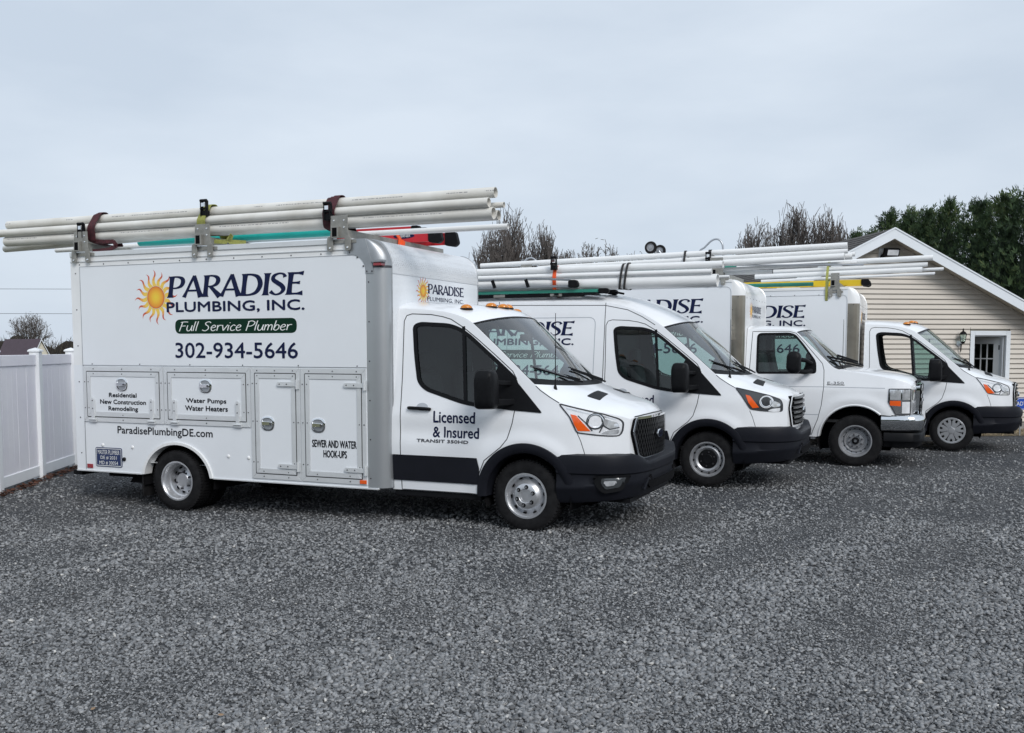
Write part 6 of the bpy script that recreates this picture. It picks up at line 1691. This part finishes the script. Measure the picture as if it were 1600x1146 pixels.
# door way
b = MB(); b.box(-.60, -.50, -.035, .05, .10, 2.16); b.box(.235, .335, -.035, .05, .10, 2.16); b.box(-.4995, .2345, -.035, .05, 2.06, 2.16); b.build('door_trim', TRIM, BLD, bevel=.006)
b = MB(); b.box(-.4995, -.47, .052, .17, .10, 2.058); b.box(.205, .2345, .052, .17, .10, 2.058); b.box(-.4695, .2045, .052, .17, 2.03, 2.058); b.build('door_jamb', TRIM, BLD)
LEAFM = Matrix.Translation((.20, .16, 0)) @ Matrix.Rotation(rad(-62), 4, 'Z')      # hinged on the right, swung inwards
b = MB(); b.box(-.70, -.57, 0, .04, .12, 2.02); b.box(-.13, 0, 0, .04, .12, 2.02); b.box(-.5695, -.1305, 0, .04, 1.88, 2.02); b.box(-.5695, -.1305, 0, .04, .12, .90)
for k in (1, 2): b.box(-.5695 + .146 * k - .012, -.5695 + .146 * k + .012, .004, .036, .9005, 1.8795)
for k in (1, 2): b.box(-.5695, -.1305, .006, .034, .90 + .327 * k - .012, .90 + .327 * k + .012)
dl = b.build('door', DOORP, BLD); dl.matrix_basis = LEAFM
b = MB(); b.box(-.5695, -.1305, .018, .022, .9, 1.88); b.build('door_glass', GLASS_D, dl)
b = MB(); b.sphere((-.65, -.04, 1.05), .032, 10, 6); b.build('door_knob', CHROME, dl, smooth=60)
b = MB()
for zz in (.35, 1.12, 1.80): b.box(.19, .222, .155, .175, zz - .05, zz + .05)
b.build('door_hinge', BLACKP, BLD)
INW = mat('room_wall', (.50, .50, .50), .8)
b = MB(); b.box(-2.2, -2.15, .17, 3.0, .1, 2.5); b.box(1.25, 1.3, .17, 3.0, .1, 2.5); b.box(-2.2, 1.3, 3.0, 3.05, .1, 2.5); b.box(-2.2, 1.3, .17, 3.0, 2.5, 2.55); b.box(-2.2, 1.3, .17, 3.0, .05, .1); b.build('room_shell', INW, BLD)
# lantern and flood light, fixed to the wall: things that hang on it
ln = thing('wall_lantern', 'black carriage lantern on the siding beside the open door', 'lantern', BM @ Matrix.Translation((-.84, -.02, 1.93)))
b = MB(); b.lathe([(0, -.02), (.055, -.02), (.06, 0)], c=(-.02, .0, -.05), n=16); b.build('wall_plate', TRIM, ln)
b = MB(); b.tube([(0, 0, -.05), (0, -.06, -.07), (0, -.12, -.03)], .012, 6); b.tube([(0, -.06, -.07), (0, -.05, -.20), (0, -.03, -.24)], [.014, .012, .004], 6); b.lathe([(0, -.05), (.035, -.04), (.05, 0)], c=(0, -.12, .0), axis='z', n=8)
b.lathe([(.085, .15), (.05, .20), (.02, .22), (.012, .25), (.018, .265), (0, .285)], c=(0, -.12, .0), axis='z', n=8)
for k in range(6):
    t = math.pi * k / 3; b.bar((.05 * math.cos(t), -.12 + .05 * math.sin(t), 0), (.078 * math.cos(t), -.12 + .078 * math.sin(t), .15), .008, .008)
b.build('lantern_frame', BLACKP, ln)
b = MB(); b.lathe([(.046, .0), (.073, .15)], c=(0, -.12, 0), axis='z', n=6); b.build('lantern_glass', GLASS_W, ln)
fl = thing('flood_light', 'black flood light fixed under the gable peak', 'light', BM @ Matrix.Translation((-2.66, -.03, 3.78)))
b = MB(); b.box(-.09, .05, -.01, .02, -.14, .12); b.build('wall_plate', TRIM, fl, bevel=.01)
b = MB(); b.sphere((-.03, -.06, -.06), .055, 12, 8); b.tube([(-.03, -.06, -.06), (.02, -.12, .04)], .02, 8)
Rm = Matrix.Rotation(rad(18), 3, 'X'); b.box(-.06, .27, -.19, -.10, -.01, .16, R=Rm); b.build('lamp_body', BLACKP, fl, bevel=.008)
b = MB(); b.box(.0, .245, -.194, -.1905, .02, .135, R=Rm); b.build('lamp_lens', LAMPW, fl)
# mulch bed and yard sign by the wall
STRAW = mat('straw', (0.42, 0.33, 0.20), .9, noise=(20, .4))
b = MB(); rg = random.Random(5)
for _ in range(2600):
    u, v = rg.uniform(-3.6, 4.4), -rg.uniform(.05, 1.5); p = BM @ Vector((u, v, rg.uniform(.008, .05))); a = rg.uniform(0, 3.14); l = rg.uniform(.04, .11); d = Vector((math.cos(a), math.sin(a), rg.gauss(0, .15))) * l; q = Vector((-d.y, d.x, 0)).normalized() * .008
    b.add([tuple(p - d - q), tuple(p + d - q), tuple(p + d + q), tuple(p - d + q)], [(0, 1, 2, 3)])
tag(b.build('straw_mulch', STRAW, fix=False), kind='stuff')
b = MB(); b.add([tuple(BM @ Vector((u, v, .006))) for u, v in ((-3.7, -1.5), (4.5, -1.5), (4.5, .0), (-3.7, .0))], [(0, 1, 2, 3)]); tag(b.build('mulch_bed', mat('mulch', (.20, .16, .10), .95, noise=(12, .5))), kind='structure')
ys_ = thing('yard_sign', 'blue eight-sided security sign on a stake at the right edge', 'sign', Matrix.Translation((10.38, 19.9, 0)) @ Matrix.Rotation(rad(4), 4, 'Z'))
def octo(r, k=.42): return [(r, r * k), (r * k, r), (-r * k, r), (-r, r * k), (-r, -r * k), (-r * k, -r), (r * k, -r), (r, -r * k)]
b = MB(); b.prism([(u * 1.25, v + .655) for u, v in octo(.125)], 'y', 0, .012); sg = b.build('sign_panel', mat('sign_blue', (.02, .08, .42), .35), ys_)
b = MB(); O1, O2 = [(u * 1.25, v + .655) for u, v in octo(.112)], [(u * 1.25, v + .655) for u, v in octo(.104)]
b.add([(u, -.002, v) for u, v in O1 + O2], [(i, (i + 1) % 8, (i + 1) % 8 + 8, i + 8) for i in range(8)]); b.build('sign_border', WHITEV, sg)
put_text('ADT', (-.10, .62, .10, .70), side_surf(0.0), 'sign_lettering', WHITEV, sg, .003)
b = MB(); b.box(-.012, .012, .013, .03, -.05, .70); b.build('sign_stake', ALUG, ys_)

# ------------------------------------------------------------------ trees
BARK = mat('winter_bark', (0.060, 0.050, 0.044), 0.9, noise=(6, .4))
BARKT = mat('winter_twig', (0.105, 0.092, 0.086), 0.9)
CONIF = mat('cypress_foliage', (0.030, 0.055, 0.022), 0.85)
tone_nodes(CONIF, [(0, (.010, .024, .010)), (.38, (.028, .058, .020)), (.75, (.058, .096, .032)), (1, (.110, .135, .050))])
def bare_tree(x, y, h, w, label, group, seed, upright=True, depth=5, mat_=None, stems=5):
    r = random.Random(seed); root = thing('bare_tree', label, 'tree', Matrix.Translation((x, y, ground_z(x, y))), group)
    thick = MB(); thin = []
    def grow(p, d, L, rad_, lv):
        pts = [p]; n = 3 if lv < 4 else (2 if lv < 5 else 1)
        for k in range(n):
            j = Vector((r.gauss(0, .11), r.gauss(0, .11), r.gauss(0, .07)))
            up = Vector((0, 0, (.16 if lv < 3 else .13) if upright else .07)); d = (d + j + up).normalized(); pts.append(pts[-1] + d * L / n)
        rr = [max(rad_ * (1 - .5 * i / n), h * (.00125 if upright else .0019)) for i in range(n + 1)]
        if lv <= 1: thick.tube(pts, rr, 5, cap=False)
        else: thin.append((pts, rr))
        if lv >= depth: return
        nc = (6 if lv < 2 else 5) if upright else 5
        for k in range(nc):
            i = 1 + int((n) * (k + r.random()) / nc); i = min(i, n); q = pts[i]
            az = r.uniform(0, 6.28); sp = (r.uniform(.25, .55) if lv < 3 else r.uniform(.28, .70)) if upright else r.uniform(.45, .95); a = d.cross(Vector((0, 0, 1))); a = a.normalized() if a.length > .05 else Vector((1, 0, 0)); bb = d.cross(a)
            nd = (d * math.cos(sp) + (a * math.cos(az) + bb * math.sin(az)) * math.sin(sp)).normalized()
            grow(q, nd, L * (r.uniform(.50, .74) if lv < 3 else r.uniform(.38, .62)), rad_ * .55, lv + 1)
    if upright:
        thick.tube([(0, 0, -.1), (0, 0, h * .16)], [h * .03, h * .024], 8)
        for k in range(stems):
            az = 6.28 * k / stems + r.uniform(-.3, .3); sp = math.atan2(w * .36, h * .7) * r.uniform(.35, 1.15)
            grow(Vector((0, 0, h * r.uniform(.10, .16))), Vector((math.cos(az) * math.sin(sp), math.sin(az) * math.sin(sp), math.cos(sp))), h * r.uniform(.40, .52), h * .013, 1)
    else:
        thick.tube([(0, 0, -.1), (0, 0, h * .28)], [h * .035, h * .026], 8)
        for k in range(6):
            az = 6.28 * k / 6 + r.uniform(-.3, .3); sp = r.uniform(.25, 1.05); grow(Vector((0, 0, h * r.uniform(.2, .3))), Vector((math.cos(az) * math.sin(sp), math.sin(az) * math.sin(sp), math.cos(sp))), h * .34, h * .014, 1)
    # fit to the size wanted, then drop the twigs that stray out of the rounded crown
    tz = sorted(p[-1].z for p, _ in thin); tr = sorted(math.hypot(p[-1].x, p[-1].y) for p, _ in thin)
    k = h / tz[int(len(tz) * .93)]; kx = (w / 2) / tr[int(len(tr) * .90)]; tw = MB(); zc = h * (.52 if upright else .58)
    for p, rr in thin:
        p = [Vector((q.x * kx, q.y * kx, q.z * k)) for q in p]; e = p[-1]
        if math.hypot(e.x, e.y) ** 2 / (w / 2) ** 2 + ((e.z - zc) / ((h - zc) if e.z > zc else zc)) ** 2 < r.uniform(.80, 1.15) and r.random() < (.50 if upright else .75): tw.tube(p, rr, 3, cap=False)
    thick.v = [(p[0] * kx, p[1] * kx, min(p[2] * k, h * .8)) for p in thick.v]; thin = tw
    thick.build('trunk', BARK, root, smooth=60, fix=False); thin.build('crown', mat_ or BARKT, root, fix=False)
    return root
GB = 'leafless trees behind the trucks'
def px_tree(px, d): return (px - 800) / 1528 * d
for (px, top, d, w, lb, sd) in ((772, 350, 31, 1.9, 'leafless upright tree just above the front truck red ladder', 1), (800, 323, 32, 2.2, 'tallest leafless upright tree behind the panel van pipes', 2), (846, 354, 31, 1.6, 'leafless upright tree right of the tallest one behind the panel van', 3),
                                (1180, 344, 40, 2.3, 'leafless upright tree left of the building behind the third truck', 4), (1234, 319, 41, 2.4, 'tallest leafless upright tree beside the building roof', 5), (1280, 328, 40, 2.2, 'leafless upright tree nearest the building roof ridge', 6), (1306, 344, 42, 1.9, 'short leafless tree touching the building roof ridge', 26)):
    bare_tree(px_tree(px, d), d, 1.78 + (545 - top) / 1528 * d, w, lb, GB, sd, stems=8)
for (px, top, d, w, lb, sd) in ((932, 375, 75, 5.0, 'distant round leafless tree between the pipes and the sky', 7), (890, 390, 80, 4.6, 'distant small leafless tree left of the round one', 8), (988, 394, 85, 4.2, 'faint distant leafless tree right of the round one', 9)):
    bare_tree(px_tree(px, d), d, 1.78 + (545 - top) / 1528 * d - ground_z(0, d), w, lb, GB, sd, upright=False, depth=5)
bare_tree(px_tree(50, 145), 145, 1.78 + (545 - 489) / 1528 * 145 - ground_z(0, 145), 7.0, 'leafless round tree above the purple roof at the far left', GB, 10, upright=False)

def cypress(x, y, h, w, label, seed):
    r = np.random.default_rng(seed); root = thing('cypress_tree', label, 'tree', Matrix.Translation((x, y, 0)), 'evergreen trees behind the building'); w *= 1.22
    b = MB(); b.tube([(0, 0, -.1), (0, 0, h * .5), (0, 0, h * .96)], [.16, .10, .02], 6); b.build('trunk', BARK, root, smooth=60)
    V = []; F = []; T = []
    NB = 64                                         # boughs, each a plume of feathery sprays
    for k in range(NB):
        t = (k + r.uniform(0, 1)) / NB; z = h * (.06 + .92 * t); R = w / 2 * (1 - t ** 1.5) ** .88 * r.uniform(.78, 1.18) + .06
        az = k * 2.399 + r.uniform(-.4, .4); dr = np.array([math.cos(az), math.sin(az), 0]); upk = r.uniform(.45, .95)
        tone0 = r.uniform(.15, .75); nS = 62
        tip_h = R * upk * 1.15
        for s_ in range(nS):
            u = r.uniform(.25, 1.0) ** .8; c = dr * R * u + np.array([0, 0, z + tip_h * u * u - .15]) + r.normal(0, .10 + .05 * R, 3)
            d = dr * r.uniform(.25, .75) + np.array([0, 0, r.uniform(.6, 1.3)]) + r.normal(0, .30, 3); d /= np.linalg.norm(d)
            sd = np.cross(d, r.normal(0, 1, 3)); sd /= np.linalg.norm(sd) + 1e-9; L = r.uniform(.10, .25); W = L * r.uniform(.12, .22)
            for q in (-.55, 0, .55):
                dd = d * math.cos(q) + sd * math.sin(q); l = L * (1 if q == 0 else .72); n_ = len(V); pw = np.cross(dd, np.cross(d, sd)); pw /= np.linalg.norm(pw) + 1e-9
                V += [tuple(c), tuple(c + dd * l * .55 + pw * W / 2), tuple(c + dd * l), tuple(c + dd * l * .55 - pw * W / 2)]; F.append((n_, n_ + 1, n_ + 2, n_ + 3)); tn = min(1, max(0, tone0 + r.normal(0, .16))); T += [tn] * 4
    me = bpy.data.meshes.new('crown'); me.from_pydata(V, [], F); at = me.attributes.new('tone', 'FLOAT', 'POINT'); at.data.foreach_set('value', T)
    obj('crown', me, CONIF, root)
    # dark inner body so that the crown is not see-through everywhere
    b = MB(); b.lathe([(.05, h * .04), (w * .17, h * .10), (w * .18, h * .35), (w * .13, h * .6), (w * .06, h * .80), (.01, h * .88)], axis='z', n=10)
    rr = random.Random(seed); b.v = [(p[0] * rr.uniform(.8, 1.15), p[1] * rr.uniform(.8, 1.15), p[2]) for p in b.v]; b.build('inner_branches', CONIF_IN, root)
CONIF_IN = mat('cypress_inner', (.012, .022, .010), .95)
for k, (px, top, d, w, lb) in enumerate(((1612, 280, 26.5, 3.0, 'evergreen tree at the right edge, tallest of the row'), (1562, 302, 27.5, 2.6, 'evergreen tree second from the right edge behind the roof slope'), (1522, 312, 28.5, 2.5, 'evergreen tree third from the right, above the roof slope'), (1473, 314, 30, 2.4, 'pointed evergreen tree right of the gable peak'), (1440, 328, 31, 2.2, 'evergreen tree just right of the gable peak'), (1414, 328, 32.5, 2.2, 'evergreen tree straight behind the gable peak'), (1384, 331, 34, 2.4, 'evergreen tree left of the gable peak above the shingles'), (1352, 362, 36, 1.9, 'small evergreen top over the shingled roof'), (1331, 360, 38, 1.5, 'evergreen farthest left, beside the leafless trees'), (1660, 270, 26, 3.0, 'evergreen tree just beyond the right edge of the view'))):
    cypress(px_tree(px, d), d, 1.78 + (545 - top) / 1528 * d, w, lb, 40 + k)

# ------------------------------------------------------------------ far left: house, wood, wires
d = 120.0; gz = ground_z(0, d)
HS = thing('far_house', 'distant cream house with a purple brown roof above the white fence', 'house', Matrix.Translation((px_tree(66, d), d, gz)) @ Matrix.Rotation(rad(-38), 4, 'Z'))
zr, ze = 1.78 + (545 - 531.5) / 1528 * d - gz, 1.78 + (545 - 560) / 1528 * d - gz
CREAM = mat('cream_wall', (.62, .59, .50), .7); PURP = mat('purple_roof', (.075, .050, .065), .7, noise=(1.5, .15))
b = MB(); b.prism([(0, 0), (2.3, 0), (2.3, ze), (1.15, zr - .15), (0, ze)][:], 'x', 0, 0.02); b.v = [(p[0], p[1] - 1.15, p[2]) for p in b.v]; b.build('gable_wall', CREAM, HS)
b = MB(); b.box(-9, 0, -1.12, 1.12, 0, ze - .05); b.build('wall', CREAM, HS)
for s_ in (-1, 1):
    b = MB(); b.prism([(0, zr), (s_ * 1.45, ze - .30 * (zr - ze)), (s_ * 1.45, ze - .30 * (zr - ze) + .12), (0, zr + .12)], 'x', -9.2, .22); b.build('roof', PURP, HS)
    b = MB(); b.prism([(0, zr - .06), (s_ * 1.45, ze - .30 * (zr - ze) - .06), (s_ * 1.45, ze - .30 * (zr - ze) + .1), (0, zr + .1)], 'x', .221, .28); b.build('fascia_board', TRIM, HS)
b = MB(); b.box(.021, .04, -.14, .14, ze + .15, ze + .5); b.build('gable_vent', SOFFIT, HS)
WOOD = mat('winter_wood', (.07, .058, .045), .95)
tone_nodes(WOOD, [(0, (.030, .026, .022)), (.6, (.060, .050, .040)), (1, (.085, .075, .045))])
r = np.random.default_rng(9); V = []; F = []; T = []
for k in range(9000):
    x = r.uniform(-86, -10); y = 150 + r.uniform(0, 10); top = 4.6 + .8 * math.sin(x * .55) + .5 * math.sin(x * 1.7) + r.normal(0, .25); z = -2 + (top - 0 + .0) * r.uniform(0, 1) ** .7
    a = r.normal(0, .35); l = r.uniform(.5, 1.1); n_ = len(V); V += [(x - .05, y, z), (x + .05, y, z), (x + .02 + a, y + r.normal(0, .2), z + l)]; F.append((n_, n_ + 1, n_ + 2)); T += [r.uniform(0, 1)] * 3
me = bpy.data.meshes.new('far_wood'); me.from_pydata(V, [], F); at = me.attributes.new('tone', 'FLOAT', 'POINT'); at.data.foreach_set('value', T); tag(obj('far_wood', me, WOOD), kind='stuff')
b = MB(); b.grid([[(x, 152 + (i % 2) * .5, -2 + k * (5.6 + .8 * math.sin(x * .55) + .5 * math.sin(x * 1.7))) for i, x in enumerate(np.linspace(-90, -10, 90))] for k in (0, .5, .86)]); tag(b.build('far_thicket', WOOD), kind='stuff')
for k, (z0, lb) in enumerate(((1.78 + (545 - 447) / 1528 * 60, 'upper thin overhead wire crossing the sky at far left'), (1.78 + (545 - 485) / 1528 * 60, 'lower thin overhead wire crossing the sky at far left'))):
    b = MB(); b.tube([(-45 + i * 3.2, 0, .0015 * ((i - 7) ** 2) * (3 - i * .0) * .4) for i in range(15)], .012, 5); tag(b.build('overhead_wire', BLACKP, matrix=Matrix.Translation((0, 60, z0 - .25))), lb, 'wire', 'overhead wires')

r = np.random.default_rng(21); V = []; F = []; T = []
for k in range(5200):
    x = r.uniform(-60, 60); top = 6.2 + 8 * math.exp(-((x - 36) / 7) ** 2) + 1.6 * math.sin(x * .31) + 1.3 * math.sin(x * .83 + 1) + .8 * math.sin(x * 2.1); z = top * r.uniform(0, 1) ** .8; y = -34 - r.uniform(0, 5)
    d = r.normal(0, 1, 3); d[2] = abs(d[2]) + .4; d /= np.linalg.norm(d); e = np.cross(d, r.normal(0, 1, 3)); e /= np.linalg.norm(e); l = r.uniform(.5, 1.3); n_ = len(V); c = np.array([x, y, z])
    V += [tuple(c - e * l * .35), tuple(c + e * l * .35), tuple(c + d * l)]; F.append((n_, n_ + 1, n_ + 2)); T += [r.uniform(0, 1)] * 3
me = bpy.data.meshes.new('hedgerow_foliage'); me.from_pydata(V, [], F); at = me.attributes.new('tone', 'FLOAT', 'POINT'); at.data.foreach_set('value', T); tag(obj('hedgerow_foliage', me, CONIF), kind='stuff')
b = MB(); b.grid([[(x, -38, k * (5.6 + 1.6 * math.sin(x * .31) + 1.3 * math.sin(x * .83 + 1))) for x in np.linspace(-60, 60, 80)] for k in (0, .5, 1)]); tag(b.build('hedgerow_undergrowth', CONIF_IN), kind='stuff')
